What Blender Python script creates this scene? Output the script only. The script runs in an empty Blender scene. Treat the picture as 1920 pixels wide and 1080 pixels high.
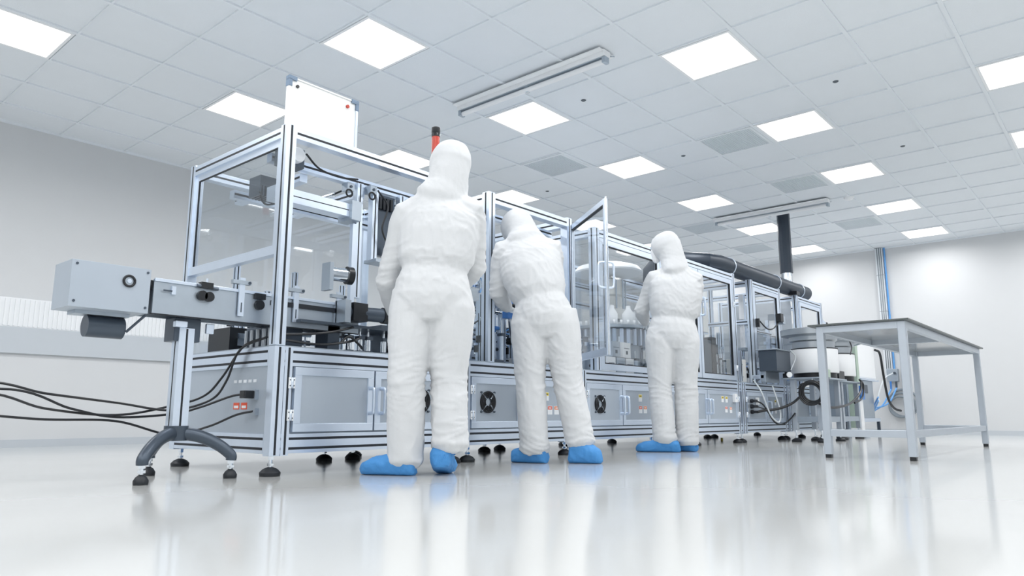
import bpy, bmesh, math, random
from mathutils import Vector, Matrix, noise
random.seed(7)
PI = math.pi
COL = bpy.data.collections.new('place'); bpy.context.scene.collection.children.link(COL)
SC = bpy.context.scene

# ------------------------------------------------------------------ camera
CAMZ = 0.31
cd = bpy.data.cameras.new('camera'); cam = bpy.data.objects.new('camera', cd); COL.objects.link(cam)
cd.sensor_width = 36.0; cd.lens = 36.0 * 1358.5 / 1920.0; cd.clip_start = 0.05; cd.clip_end = 100
Rr = Vector((0.65430608, -0.75622902, 0.00110306)); Dn = Vector((0.12977211, 0.11084447, -0.98532873)); Fw = Vector((0.74501191, 0.64484973, 0.17066365))
m3 = Matrix((Rr, -Dn, -Fw)).transposed()
cam.matrix_world = Matrix.Translation((0, 0, CAMZ)) @ m3.to_4x4()
SC.camera = cam

# ------------------------------------------------------------------ world and exposure
w = bpy.data.worlds.new('world'); SC.world = w; w.use_nodes = True
w.node_tree.nodes['Background'].inputs[0].default_value = (0.8, 0.9, 1, 1)
w.node_tree.nodes['Background'].inputs[1].default_value = 0.3
SC.view_settings.view_transform = 'Standard'; SC.view_settings.look = 'None'
SC.view_settings.exposure = 0.08; SC.view_settings.gamma = 1.0; SC.view_settings.use_curve_mapping = False
PANEL_STRENGTH = 2.2
PANEL_WATTS = 13.4
try:
    SC.cycles.max_bounces = 10; SC.cycles.transparent_max_bounces = 24; SC.cycles.diffuse_bounces = 6
except Exception:
    pass

# ------------------------------------------------------------------ materials
def lin(c):
    return tuple(((v / 255) / 12.92 if v / 255 <= 0.04045 else ((v / 255 + 0.055) / 1.055) ** 2.4) for v in c) + (1,)
def mat(name, rgb, rough=0.5, metal=0.0, bump=0.0, bscale=40, spec=0.5, coat=0.0, var=0.0, vscale=6, stretch=None):
    m = bpy.data.materials.new(name); m.use_nodes = True
    nt = m.node_tree; b = nt.nodes['Principled BSDF']; c = lin(rgb)
    b.inputs['Base Color'].default_value = c; b.inputs['Roughness'].default_value = rough
    b.inputs['Metallic'].default_value = metal; b.inputs['Specular IOR Level'].default_value = spec
    b.inputs['Coat Weight'].default_value = coat
    tc = nt.nodes.new('ShaderNodeTexCoord'); mp = nt.nodes.new('ShaderNodeMapping')
    nt.links.new(tc.outputs['Object'], mp.inputs[0])
    if stretch: mp.inputs['Scale'].default_value = stretch
    n = nt.nodes.new('ShaderNodeTexNoise'); n.inputs['Scale'].default_value = vscale; n.inputs['Detail'].default_value = 4
    nt.links.new(mp.outputs[0], n.inputs['Vector'])
    mx = nt.nodes.new('ShaderNodeMix'); mx.data_type = 'RGBA'
    k = max(var, 0.015)
    mx.inputs[6].default_value = tuple(v * (1 - k) for v in c[:3]) + (1,)
    mx.inputs[7].default_value = tuple(min(1, v * (1 + k)) for v in c[:3]) + (1,)
    nt.links.new(n.outputs['Fac'], mx.inputs[0]); nt.links.new(mx.outputs[2], b.inputs['Base Color'])
    if bump:
        n2 = nt.nodes.new('ShaderNodeTexNoise'); n2.inputs['Scale'].default_value = bscale; n2.inputs['Detail'].default_value = 5
        nt.links.new(mp.outputs[0], n2.inputs['Vector'])
        bp = nt.nodes.new('ShaderNodeBump'); bp.inputs['Strength'].default_value = bump; bp.inputs['Distance'].default_value = 0.01
        nt.links.new(n2.outputs['Fac'], bp.inputs['Height']); nt.links.new(bp.outputs[0], b.inputs['Normal'])
    return m
def glass(name, tint=(0.975, 0.985, 0.99), gloss=1.0):
    m = bpy.data.materials.new(name); m.use_nodes = True; nt = m.node_tree; nt.nodes.clear()
    o = nt.nodes.new('ShaderNodeOutputMaterial'); mx = nt.nodes.new('ShaderNodeMixShader')
    t = nt.nodes.new('ShaderNodeBsdfTransparent'); g = nt.nodes.new('ShaderNodeBsdfGlossy'); f = nt.nodes.new('ShaderNodeLayerWeight')
    t.inputs[0].default_value = tint + (1,); g.inputs['Roughness'].default_value = 0.03; f.inputs[0].default_value = .5
    pw = nt.nodes.new('ShaderNodeMath'); pw.operation = 'POWER'; pw.inputs[1].default_value = 3.0
    mm = nt.nodes.new('ShaderNodeMath'); mm.operation = 'MULTIPLY_ADD'; mm.inputs[1].default_value = .45 * gloss; mm.inputs[2].default_value = .04 * gloss
    nt.links.new(f.outputs['Facing'], pw.inputs[0]); nt.links.new(pw.outputs[0], mm.inputs[0]); nt.links.new(mm.outputs[0], mx.inputs[0])
    nt.links.new(t.outputs[0], mx.inputs[1]); nt.links.new(g.outputs[0], mx.inputs[2]); nt.links.new(mx.outputs[0], o.inputs[0])
    return m
def emit(name, rgb, s):
    m = bpy.data.materials.new(name); m.use_nodes = True; nt = m.node_tree; nt.nodes.clear()
    o = nt.nodes.new('ShaderNodeOutputMaterial'); e = nt.nodes.new('ShaderNodeEmission')
    e.inputs[0].default_value = rgb + (1,); e.inputs[1].default_value = s; nt.links.new(e.outputs[0], o.inputs[0]); return m

M = {}
M['wall'] = mat('wall_paint', (208, 210, 212), 0.6, bump=0.03)
M['ceil'] = mat('ceiling_tile', (226, 231, 236), 0.9, bump=0.15, bscale=160, spec=0.2)
M['grid'] = mat('ceiling_grid', (226, 231, 236), 0.9, spec=0.2)
M['base'] = mat('baseboard_paint', (190, 196, 202), 0.5)
M['alu'] = mat('brushed_aluminium', (218, 229, 243), 0.3, 0.75, var=0.03, vscale=30)
M['alud'] = mat('dull_aluminium', (176, 186, 196), 0.38, 0.8, var=0.05, vscale=20)
M['slot'] = mat('black_slot_cover', (17, 24, 34), 0.5)
M['panel'] = mat('grey_sheet_panel', (172, 182, 193), 0.45, 0.25, var=0.03)
M['steel'] = mat('stainless_steel', (186, 192, 198), 0.34, 0.85, var=0.06, vscale=5, stretch=(1, 1, 6))
M['chrome'] = mat('chrome', (230, 236, 242), 0.1, 1.0)
M['black'] = mat('black_plastic', (24, 27, 32), 0.35)
M['rubber'] = mat('black_rubber', (30, 34, 40), 0.5)
M['dark'] = mat('dark_grey_metal', (74, 84, 96), 0.35, 0.4)
M['duct'] = mat('dark_duct', (48, 58, 70), 0.42, 0.3, bump=0.06, bscale=60)
M['white'] = mat('white_plastic', (236, 238, 240), 0.4)
M['cream'] = mat('cream_enamel', (226, 226, 222), 0.35)
M['suit'] = mat('white_nonwoven_fabric', (208, 210, 212), 0.85, bump=0.25, bscale=18, spec=0.2)
M['shoe'] = mat('blue_shoe_cover', (74, 142, 204), 0.6, bump=0.5, bscale=30, spec=0.3, var=0.05)
M['glove'] = mat('white_glove', (238, 240, 242), 0.5)
M['skin'] = mat('skin', (214, 168, 144), 0.5)
M['blue'] = mat('blue_plastic', (70, 128, 200), 0.4)
M['bluehose'] = mat('blue_hose', (96, 160, 222), 0.35)
M['greyhose'] = mat('grey_hose', (128, 138, 146), 0.45)
M['clearhose'] = mat('milky_hose', (206, 212, 216), 0.3)
M['yellow'] = mat('yellow_sticker', (236, 214, 84), 0.4)
M['red'] = mat('red_sticker', (220, 86, 56), 0.4)
M['orange'] = mat('orange_sticker', (232, 128, 72), 0.4)
M['paper'] = mat('white_sticker', (232, 235, 238), 0.4)
M['green'] = mat('pale_green_box', (172, 190, 176), 0.5)
M['vent'] = mat('vent_grey', (206, 214, 220), 0.6)
M['ink'] = mat('sticker_ink', (70, 66, 50), 0.5)
M['redlamp'] = mat('red_lamp_glass', (196, 70, 56), 0.25)
M['board'] = mat('whiteboard_face', (238, 239, 238), 0.2, coat=0.3)
M['cornerblue'] = mat('blue_grey_corner', (110, 132, 156), 0.4)
M['hole'] = mat('dark_hole', (90, 98, 106), 0.7)
M['glass'] = glass('clear_glazing')
M['glass2'] = glass('hazy_glazing', (0.96, 0.975, 0.985), 1.6)
M['light'] = emit('luminous_diffuser', (1.0, 0.99, 0.985), PANEL_STRENGTH)
M['tube'] = mat('square_steel_tube', (186, 194, 203), 0.35, 0.55, var=0.05, vscale=12)
M['tabletop'] = mat('table_top_dark_edge', (84, 90, 90), 0.35)
M['under'] = mat('table_underside', (170, 172, 172), 0.12, 0.5)

def floor_mat():
    m = mat('epoxy_floor', (203, 204, 202), 0.13, spec=0.55, coat=0.35, var=0.02, vscale=0.8)
    nt = m.node_tree; b = nt.nodes['Principled BSDF']; b.inputs['Coat Roughness'].default_value = 0.08
    n = nt.nodes.new('ShaderNodeTexNoise'); n.inputs['Scale'].default_value = 2.2
    tc = nt.nodes['Texture Coordinate']; nt.links.new(tc.outputs['Object'], n.inputs['Vector'])
    r = nt.nodes.new('ShaderNodeMapRange'); r.inputs[3].default_value = 0.12; r.inputs[4].default_value = 0.16
    nt.links.new(n.outputs['Fac'], r.inputs[0]); nt.links.new(r.outputs[0], b.inputs['Roughness'])
    return m
M['floor'] = floor_mat()

# ------------------------------------------------------------------ mesh helpers
def spline(pts, n=8):
    P = [Vector(p) for p in pts]
    if len(P) < 3: return P
    out = []
    Q = [P[0] * 2 - P[1]] + P + [P[-1] * 2 - P[-2]]
    for i in range(1, len(Q) - 2):
        a, b, c, d = Q[i - 1], Q[i], Q[i + 1], Q[i + 2]
        for k in range(n):
            t = k / n
            out.append(0.5 * ((2 * b) + (c - a) * t + (2 * a - 5 * b + 4 * c - d) * t * t + (3 * b - a - 3 * c + d) * t ** 3))
    out.append(P[-1]); return out

def beams(t, name, specs):
    for sp in specs:
        m_ = MB()
        if sp[0] == 'cyl': m_.cyl(*sp[1:])
        elif sp[0] == 'box': m_.box(*sp[1:])
        else: m_.prof(*sp)
        m_.build(name, t)

class MB:
    def __init__(s): s.bm = bmesh.new(); s.mats = []
    def mi(s, m):
        if m not in s.mats: s.mats.append(m)
        return s.mats.index(m)
    def face(s, vs, k, sm=False):
        try:
            f = s.bm.faces.new(vs); f.material_index = k; f.smooth = sm
        except ValueError:
            pass
    def box(s, x0, x1, y0, y1, z0, z1, m='alu'):
        k = s.mi(m)
        if x0 > x1: x0, x1 = x1, x0
        if y0 > y1: y0, y1 = y1, y0
        if z0 > z1: z0, z1 = z1, z0
        v = [s.bm.verts.new((x, y, z)) for z in (z0, z1) for y in (y0, y1) for x in (x0, x1)]
        for f in ((0, 2, 3, 1), (4, 5, 7, 6), (0, 1, 5, 4), (2, 6, 7, 3), (0, 4, 6, 2), (1, 3, 7, 5)):
            s.face([v[i] for i in f], k)
        return s
    def rings(s, rings, m, closed_ends=True, sm=True):
        k = s.mi(m); R = [[s.bm.verts.new(p) for p in r] for r in rings]
        for a, b in zip(R, R[1:]):
            n = len(a)
            for i in range(n): s.face([a[i], a[(i + 1) % n], b[(i + 1) % n], b[i]], k, sm)
        if closed_ends:
            s.face(list(reversed(R[0])), k); s.face(R[-1], k)
        return s
    def sweep(s, pts, rad, m='alu', seg=12, up=None, caps=True, sm=True, round_ends=False):
        P = [Vector(p) for p in pts]
        if not isinstance(rad, list): rad = [rad] * len(P)
        rad = [r if isinstance(r, (list, tuple)) else (r, r) for r in rad]
        T = []
        for i in range(len(P)):
            t = P[min(i + 1, len(P) - 1)] - P[max(i - 1, 0)]; T.append(t.normalized() if t.length > 1e-9 else Vector((0, 0, 1)))
        if up is None:
            u = Vector((0, 0, 1)) if abs(T[0].z) < 0.9 else Vector((1, 0, 0))
        else: u = Vector(up)
        rings = []
        def ring(p, t, u, rx, ry):
            v = t.cross(u).normalized(); uu = v.cross(t).normalized()
            return [p + uu * (math.cos(2 * PI * j / seg) * rx) + v * (math.sin(2 * PI * j / seg) * ry) for j in range(seg)], uu
        for i, (p, t) in enumerate(zip(P, T)):
            rx, ry = rad[i]
            if round_ends and i == 0:
                for q in (0.15, 0.5, 0.85):
                    c = math.sqrt(1 - (1 - q) ** 2); r_, u2 = ring(p - t * min(rx, ry) * (1 - q), t, u, rx * c, ry * c); rings.append(r_)
            r_, u2 = ring(p, t, u, rx, ry); rings.append(r_)
            if up is None: u = u2
            if round_ends and i == len(P) - 1:
                for q in (0.85, 0.5, 0.15):
                    c = math.sqrt(1 - (1 - q) ** 2); r_, _ = ring(p + t * min(rx, ry) * (1 - q), t, u, rx * c, ry * c); rings.append(r_)
        return s.rings(rings, m, caps, sm)
    def cyl(s, p0, p1, r, m='alu', seg=16, r2=None):
        p0, p1 = Vector(p0), Vector(p1); return s.sweep([p0, p1], [r, r if r2 is None else r2], m, seg)
    def tube(s, pts, r, m='black', seg=8, n=8): return s.sweep(spline(pts, n), r, m, seg)
    def lathe(s, prof, c, m='alu', seg=32, axis='z'):
        rings = []
        for r, h in prof:
            ring = []
            for j in range(seg):
                a = 2 * PI * j / seg; x, y = r * math.cos(a), r * math.sin(a)
                if axis == 'z': p = (c[0] + x, c[1] + y, c[2] + h)
                elif axis == 'y': p = (c[0] + y, c[1] + h, c[2] + x)
                else: p = (c[0] + h, c[1] + x, c[2] + y)
                ring.append(p)
            rings.append(ring)
        return s.rings(rings, m)
    def torus(s, c, axis, R, r, m='black', seg=32, rs=8, arc=1.0, phase=0):
        pts = []
        for j in range(seg + 1):
            a = 2 * PI * arc * j / seg + phase; x, y = R * math.cos(a), R * math.sin(a)
            pts.append({'z': (c[0] + x, c[1] + y, c[2]), 'y': (c[0] + x, c[1], c[2] + y), 'x': (c[0], c[1] + x, c[2] + y)}[axis])
        return s.sweep(pts, r, m, rs)
    def prof(s, a, b, w, h, m='alu', slots='', n=1, sw=0.013):
        """aluminium extrusion from a to b along one axis: w and h are its two cross sizes; slots: faces (+x -y ...) that show black slot covers"""
        a, b = Vector(a), Vector(b); d = b - a
        ax = max(range(3), key=lambda i: abs(d[i])); o = [i for i in range(3) if i != ax]
        lo = [min(a[i], b[i]) for i in range(3)]; hi = [max(a[i], b[i]) for i in range(3)]
        size = dict(zip(o, (w, h)))
        for i in o: lo[i] -= size[i] / 2; hi[i] += size[i] / 2
        s.box(lo[0], hi[0], lo[1], hi[1], lo[2], hi[2], m)
        for q in slots.split():
            sg = 1 if q[0] == '+' else -1; f = 'xyz'.index(q[1])
            if f == ax: continue
            oth = [i for i in o if i != f][0]
            sz = size[oth]
            for k in range(n):
                c = (lo[oth] + hi[oth]) / 2 + ((k + 0.5) / n - 0.5) * sz
                L, H = lo[:], hi[:]
                L[oth], H[oth] = c - sw / 2, c + sw / 2
                if sg > 0: L[f], H[f] = hi[f] - 0.001, hi[f] + 0.0008
                else: L[f], H[f] = lo[f] - 0.0008, lo[f] + 0.001
                L[ax] += 0.004; H[ax] -= 0.004
                s.box(L[0], H[0], L[1], H[1], L[2], H[2], 'slot')
        return s
    def build(s, name, parent=None, root=None, bevel=0.0, local=False, label=None):
        if root is None and parent is not None:
            root = parent
            while root.parent is not None: root = root.parent
        off = Vector((0, 0, 0)) if (root is None or local) else root.location
        me = bpy.data.meshes.new(name)
        bmesh.ops.recalc_face_normals(s.bm, faces=s.bm.faces)
        for e in s.bm.edges:
            if len(e.link_faces) == 2 and e.calc_face_angle(0) > .7: e.smooth = False
        s.bm.to_mesh(me); s.bm.free()
        if off.length: me.transform(Matrix.Translation(-off))
        for k in s.mats: me.materials.append(M[k])
        o = bpy.data.objects.new(name, me); COL.objects.link(o)
        if parent is not None: o.parent = parent
        if bevel:
            b = o.modifiers.new('bevel', 'BEVEL'); b.width = bevel; b.segments = 2; b.limit_method = 'ANGLE'
        if label: o['label'] = label
        return o

def tag(o, label, cat, group=None, kind=None):
    o['label'] = label; o['category'] = cat
    if group: o['group'] = group
    if kind: o['kind'] = kind
    return o
def thing(name, label, cat, loc=(0, 0, 0), rz=0, group=None):
    o = bpy.data.objects.new(name, None); COL.objects.link(o); o.location = loc; o.rotation_euler = (0, 0, rz)
    o.empty_display_size = 0.1
    return tag(o, label, cat, group)
def struct(o): o['kind'] = 'structure'; return o
def copy_tree(o, parent=None):
    c = o.copy(); COL.objects.link(c)
    if parent is not None: c.parent = parent
    for ch in list(o.children):
        copy_tree(ch, c)
    return c

# ------------------------------------------------------------------ room
CZ = 3.005; OX, OY = 5.212, 1.344; T = 0.6
XW, YB, XL, YF = 12.85, 7.81, -3.0, -3.0
struct(MB().box(XL - .1, XW + .1, YF - .1, YB + .1, -0.1, 0, 'floor').build('floor'))
struct(MB().box(XL - .1, XW + .1, YF - .1, YB + .1, CZ + 0.012, CZ + 0.12, 'ceil').build('ceiling'))
struct(MB().box(XW, XW + .1, YF - .1, YB + .1, 0, CZ + .1, 'wall').build('wall_right'))
struct(MB().box(XL - .1, XW, YB, YB + .1, 0, CZ + .1, 'wall').build('wall_back'))
struct(MB().box(XL - .1, XL, YF - .1, YB, 0, CZ + .1, 'wall').build('wall_left'))
struct(MB().box(XL, XW, YF - .1, YF, 0, CZ + .1, 'wall').build('wall_front'))
struct(MB().box(XL, XW, YB - .015, YB, 0, .07, 'base').build('baseboard_back'))
struct(MB().box(XW - .015, XW, YF, YB - .015, 0, .07, 'base').build('baseboard_right'))
g = MB()
for b in range(-14, 14):
    x = OX + b * T
    if XL < x < XW: g.box(x - .006, x + .006, YF, YB, CZ, CZ + .014, 'grid')
for a in range(-8, 12):
    y = OY + a * T
    if YF < y < YB: g.box(XL, XW, y - .014, y + .014, CZ - .001, CZ + .014, 'grid')
g.box(XW - .02, XW, YF, YB, CZ - .012, CZ + .014, 'grid'); g.box(XL, XW, YB - .02, YB, CZ - .012, CZ + .014, 'grid')
struct(g.build('trim_1'))
# a wide grey rail band and a ribbed pale panel low on the back wall
g = MB(); g.box(-1.5, 9, YB - .03, YB, .85, 1.09, 'base'); struct(g.build('trim_2'))
g = MB(); g.box(-1.5, 9, YB - .012, YB, 1.09, 1.36, 'white')
for i in range(260):
    x = -1.48 + i * .04; g.box(x, x + .015, YB - .022, YB - .012, 1.1, 1.35, 'white')
struct(g.build('trim_3'))

ORD = ['nearest', 'second', 'third', 'fourth', 'fifth', 'sixth', 'seventh', 'eighth']
def project(p):
    c = Vector(p) - Vector((0, 0, CAMZ)); z = c.dot(Fw)
    if z < .1: return None
    return 960 + 1358.5 * c.dot(Rr) / z, 540 + 1358.5 * c.dot(Dn) / z
def in_frame(cell):
    a, b = cell; q = project((OX + (b + .5) * T, OY + (a + .5) * T, CZ))
    return q is not None and -80 < q[0] < 2000 and -60 < q[1] < 1080
def cell_thing(src, a, b): 
    o = src if src is not None else None
    return o
# recessed light panels
light0 = None
rows = {7: 'the row nearest the back wall', 4: 'the row above the machine line', 1: 'the row on the operators side', -2: 'the row at the far right of the view'}
for a in (-5, -2, 1, 4, 7):
    bs = [b for b in range(-13, 12, 3) if XL + .1 < OX + b * T and OX + (b + 1) * T < XW]
    vis = [b for b in bs if in_frame((a, b))]
    for b in bs:
        x, y = OX + b * T, OY + a * T
        if light0 is None:
            light0 = thing('ceiling_light', '', 'ceiling light', (x + .3, y + .3, CZ), 0, 'recessed square ceiling lights')
            fr = MB()
            for (x0, x1, y0, y1) in ((-.285, .285, -.285, -.265), (-.285, .285, .265, .285), (-.285, -.265, -.265, .265), (.265, .285, -.265, .265)):
                fr.box(x0, x1, y0, y1, -.002, .01, 'white')
            fr.build('frame', light0, local=True)
            MB().box(-.265, .265, -.265, .265, .001, .009, 'light').build('diffuser', light0, local=True)
            ld = bpy.data.lights.new('lamp', 'AREA'); ld.shape = 'SQUARE'; ld.size = .52; ld.energy = PANEL_WATTS; ld.color = (1, .99, .985); ld.spread = math.radians(166)
            lo = bpy.data.objects.new('lamp', ld); COL.objects.link(lo); lo.parent = light0; lo.location = (0, 0, -.003)
            o = light0
        else:
            o = copy_tree(light0); o.location = (x + .3, y + .3, CZ)
        if b in vis:
            i = vis.index(b)
            wd = (['nearest'] + [q + ' nearest' for q in ORD[1:]])[i]
            if i == len(vis) - 1 and i > 0: wd = 'farthest'
            o['label'] = f'glowing square ceiling light, {wd} in {rows.get(a, "the row behind the camera")}'
        else:
            o['label'] = 'glowing square ceiling light outside the view, behind or beside the camera'
        o['category'] = 'ceiling light'; o['group'] = 'recessed square ceiling lights'
# air vents
vent0 = None
for (a, b, lab) in ((2, 2, 'between two lights in the middle of the ceiling'), (5, 1, 'above the bent worker in the ceiling'), (2, 5, 'left of the light panel at the right of the ceiling'),
                    (5, 7, 'far away just left of the vertical dark duct'), (5, 10, 'farthest away near the end wall behind the duct'), (2, 9, 'near the end wall at the right edge of the ceiling')):
    x, y = OX + b * T, OY + a * T
    if vent0 is None:
        vent0 = thing('ceiling_vent', '', 'vent', (x + .3, y + .3, CZ)); o = vent0
        f = MB()
        for (x0, x1, y0, y1) in ((-.285, .285, -.285, -.255), (-.285, .285, .255, .285), (-.285, -.255, -.255, .255), (.255, .285, -.255, .255)):
            f.box(x0, x1, y0, y1, -.003, .01, 'ceil')
        f.build('frame', vent0, local=True)
        gr = MB(); gr.box(-.255, .255, -.255, .255, .004, .009, 'vent')
        for i in range(24): q = -.25 + i * .0213; gr.box(-.255, .255, q, q + .009, .0, .004, 'vent')
        gr.build('grille', vent0, local=True)
    else: o = copy_tree(vent0); o.location = (x + .3, y + .3, CZ)
    tag(o, f'grey square vent {lab}', 'vent', 'square ceiling vents')
# tiny ceiling anchors and the smoke detector
for (x, y, lab) in ((4.93, 3.44, 'right of the near tube lamp'), (6.76, 3.44, 'right of the small far light panel, mid ceiling'), (5.99, 1.65, 'at the upper right of the ceiling'), (7.97, 1.6, 'at the right edge of the ceiling'), (6.8, 5.31, 'above the middle glass cabin')):
    o = MB().lathe([(.001, -.006), (.02, -.005), (.024, 0)], (x, y, CZ + .012), 'hole', 12).build('ceiling_anchor')
    tag(o, f'tiny dark ceiling anchor {lab}', 'fitting', 'tiny ceiling anchors')
sd = MB().lathe([(.02, -.05), (.045, -.04), (.06, -.02), (.062, 0)], (9.46, 2.56, CZ + .012), 'white', 20).build('smoke_detector')
tag(sd, 'small round white smoke detector on the ceiling', 'smoke detector')
# suspended tube lamps
def tube_lamp(x, y0, y1, lab):
    t = thing('tube_lamp', lab, 'tube light', (x, (y0 + y1) / 2, CZ), 0, 'surface mounted tube lamps')
    b = MB(); b.box(x - .045, x + .045, y0, y1, CZ - .05, CZ, 'white'); b.box(x - .03, x + .03, y0 + .02, y1 - .02, CZ - .056, CZ - .05, 'alud'); b.build('housing', t, bevel=.006)
    MB().cyl((x, y0 + .03, CZ - .08), (x, y1 - .03, CZ - .08), .02, 'white').build('tube', t)
    MB().sweep([(x + .05, y0, CZ - .03), (x + .1, y0, CZ - .012)], .004, 'alud').build('bracket_wire', t)
    MB().sweep([(x + .05, y1, CZ - .03), (x + .1, y1, CZ - .012)], .004, 'alud').build('bracket_wire', t)
    for y in (y0, y1 - .03): MB().box(x - .03, x + .03, y, y + .03, CZ - .1, CZ - .05, 'alud').build('end_cap', t, bevel=.003)
    r = MB(); r.box(x - .1, x - .046, y0, y1, CZ - .02, CZ - .012, 'white'); r.box(x + .046, x + .1, y0, y1, CZ - .02, CZ - .012, 'white'); r.build('reflector', t)
    MB().box(x - .012, x + .012, (y0 + y1) / 2 - .015, (y0 + y1) / 2 + .015, CZ - .105, CZ - .056, 'chrome').build('clip', t)
tube_lamp(4.3, 2.78, 4.33, 'long white tube lamp on the ceiling above the tall near worker')
tube_lamp(9.35, 2.77, 4.3, 'long white tube lamp on the far ceiling beside the vertical duct')

# ------------------------------------------------------------------ machine parts
Y0, Y1, ZB0, ZB1, ZT = 3.33, 4.43, 0.10, 0.65, 1.84
def foot(t, x, y, z1=0.1, r=.052, label=None):
    m = MB(); m.lathe([(r * .96, 0), (r, .008), (r, .018), (r * .7, .034), (r * .35, .042), (.012, .044)], (x, y, 0), 'rubber', 20)
    m.cyl((x, y, .04), (x, y, z1 + .002), .009, 'chrome', 10); m.cyl((x, y, .05), (x, y, .062), .018, 'chrome', 6); m.cyl((x, y, z1 - .02), (x, y, z1 + .001), .016, 'chrome', 6)
    return m.build('levelling_foot', t)
def handle(par, x, z0=.31, z1=.45, y=Y0, out=.04, axis='z'):
    m = MB()
    if axis == 'z': m.sweep(spline([(x, y - .001, z0), (x, y - out * .8, z0 + .003), (x, y - out, z0 + .02), (x, y - out, z1 - .02), (x, y - out * .8, z1 - .003), (x, y - .001, z1)], 5), (.011, .008), 'alu', 10)
    return m.build('handle', par)
def hinge(par, x, z, y=Y0, dx=.018):
    m = MB(); m.box(x - dx, x + dx, y - .006, y, z - .028, z + .028, 'white'); m.cyl((x, y - .008, z - .028), (x, y - .008, z + .028), .006, 'alu', 8)
    for q in (-.015, .015):
        for s_ in (-.011, .011): m.cyl((x + s_, y - .0075, z + q), (x + s_, y - .006, z + q), .0035, 'dark', 6)
    return m.build('hinge', par, label='white hinge')
def sticker(par, x, z, col, y, w=.055, h=.062):
    m = MB(); m.box(x, x + w, y - .0012, y, z - h, z, 'paper'); m.box(x + .003, x + w - .003, y - .0018, y - .0012, z - h * .42, z - .003, col)
    if col == 'yellow':
        m.rings([[(x + .008, y - .0022, z - h * .36), (x + .018, y - .0022, z - h * .36), (x + .013, y - .0022, z - h * .12)], [(x + .008, y - .0018, z - h * .36), (x + .018, y - .0018, z - h * .36), (x + .013, y - .0018, z - h * .12)]], 'ink', sm=False)
        m.box(x + .022, x + w - .008, y - .0022, y - .0018, z - h * .3, z - h * .18, 'ink')
    else: m.box(x + .012, x + w - .012, y - .0022, y - .0018, z - h * .3, z - h * .18, 'paper')
    for k in range(3): m.box(x + .008, x + w - .012 - .006 * (k == 2), y - .0016, y - .0012, z - h * (.56 + .14 * k), z - h * (.52 + .14 * k), 'grid')
    return m.build('warning_sticker', par, label=f'white warning sticker with {"red" if col == "red" else col} header')
def cab_door(t, x0, x1, hx=None, fan=None, stick=(), hinges=None, y=Y0, switch=None, z0=.215, z1=.548):
    f = MB(); b = .042
    f.box(x0, x1, y - .004, y + .018, z0, z0 + b, 'alu'); f.box(x0, x1, y - .004, y + .018, z1 - b, z1, 'alu')
    f.box(x0, x0 + b, y - .004, y + .018, z0 + b, z1 - b, 'alu'); f.box(x1 - b, x1, y - .004, y + .018, z0 + b, z1 - b, 'alu')
    d = f.build('cabinet_door', t, bevel=.0015)
    MB().box(x0 + b, x1 - b, y + .002, y + .012, z0 + b, z1 - b, 'panel').build('door_panel', d, label='grey sheet panel')
    if hx is not None: handle(d, hx, y=y - .004)
    if fan is not None:
        m = MB(); cz = .385
        for R_ in (.03, .042, .053, .063, .07): m.torus((fan, y - .008, cz), 'y', R_, .0035, 'black', 28, 6)
        for a in range(4):
            an = PI / 4 + a * PI / 2; m.cyl((fan + .028 * math.cos(an), y - .01, cz + .028 * math.sin(an)), (fan + .092 * math.cos(an), y - .004, cz + .092 * math.sin(an)), .0035, 'alud', 6)
            m.cyl((fan + .09 * math.cos(an), y - .008, cz + .09 * math.sin(an)), (fan + .09 * math.cos(an), y + .003, cz + .09 * math.sin(an)), .007, 'dark', 8)
        g_ = m.build('fan_guard', d, label='black ring fan guard')
        m = MB(); m.lathe([(.001, -.003), (.03, -.003), (.03, .001)], (fan, y, cz), 'alud', 20, 'y'); m.lathe([(.072, -.0005), (.072, .002)], (fan, y, cz), 'black', 28, 'y')
        for k in range(7):
            an = k * 2 * PI / 7; m.cyl((fan + .025 * math.cos(an), y - .001, cz + .025 * math.sin(an)), (fan + .065 * math.cos(an + .4), y - .001, cz + .065 * math.sin(an + .4)), .006, 'dark', 6)
        m.build('fan', g_)
    for (x, z, c) in stick: sticker(d, x, z, c, y + .002)
    if switch is not None:
        m = MB(); m.box(switch, switch + .06, y - .03, y + .002, .43, .52, 'white'); m.cyl((switch + .03, y - .034, .475), (switch + .03, y - .03, .475), .012, 'alu', 12); m.build('switch_box', d, bevel=.004, label='white switch box')
    if hinges is not None:
        for z in (.30, .465): hinge(d, hinges, z, y - .004)
    return d
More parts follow.
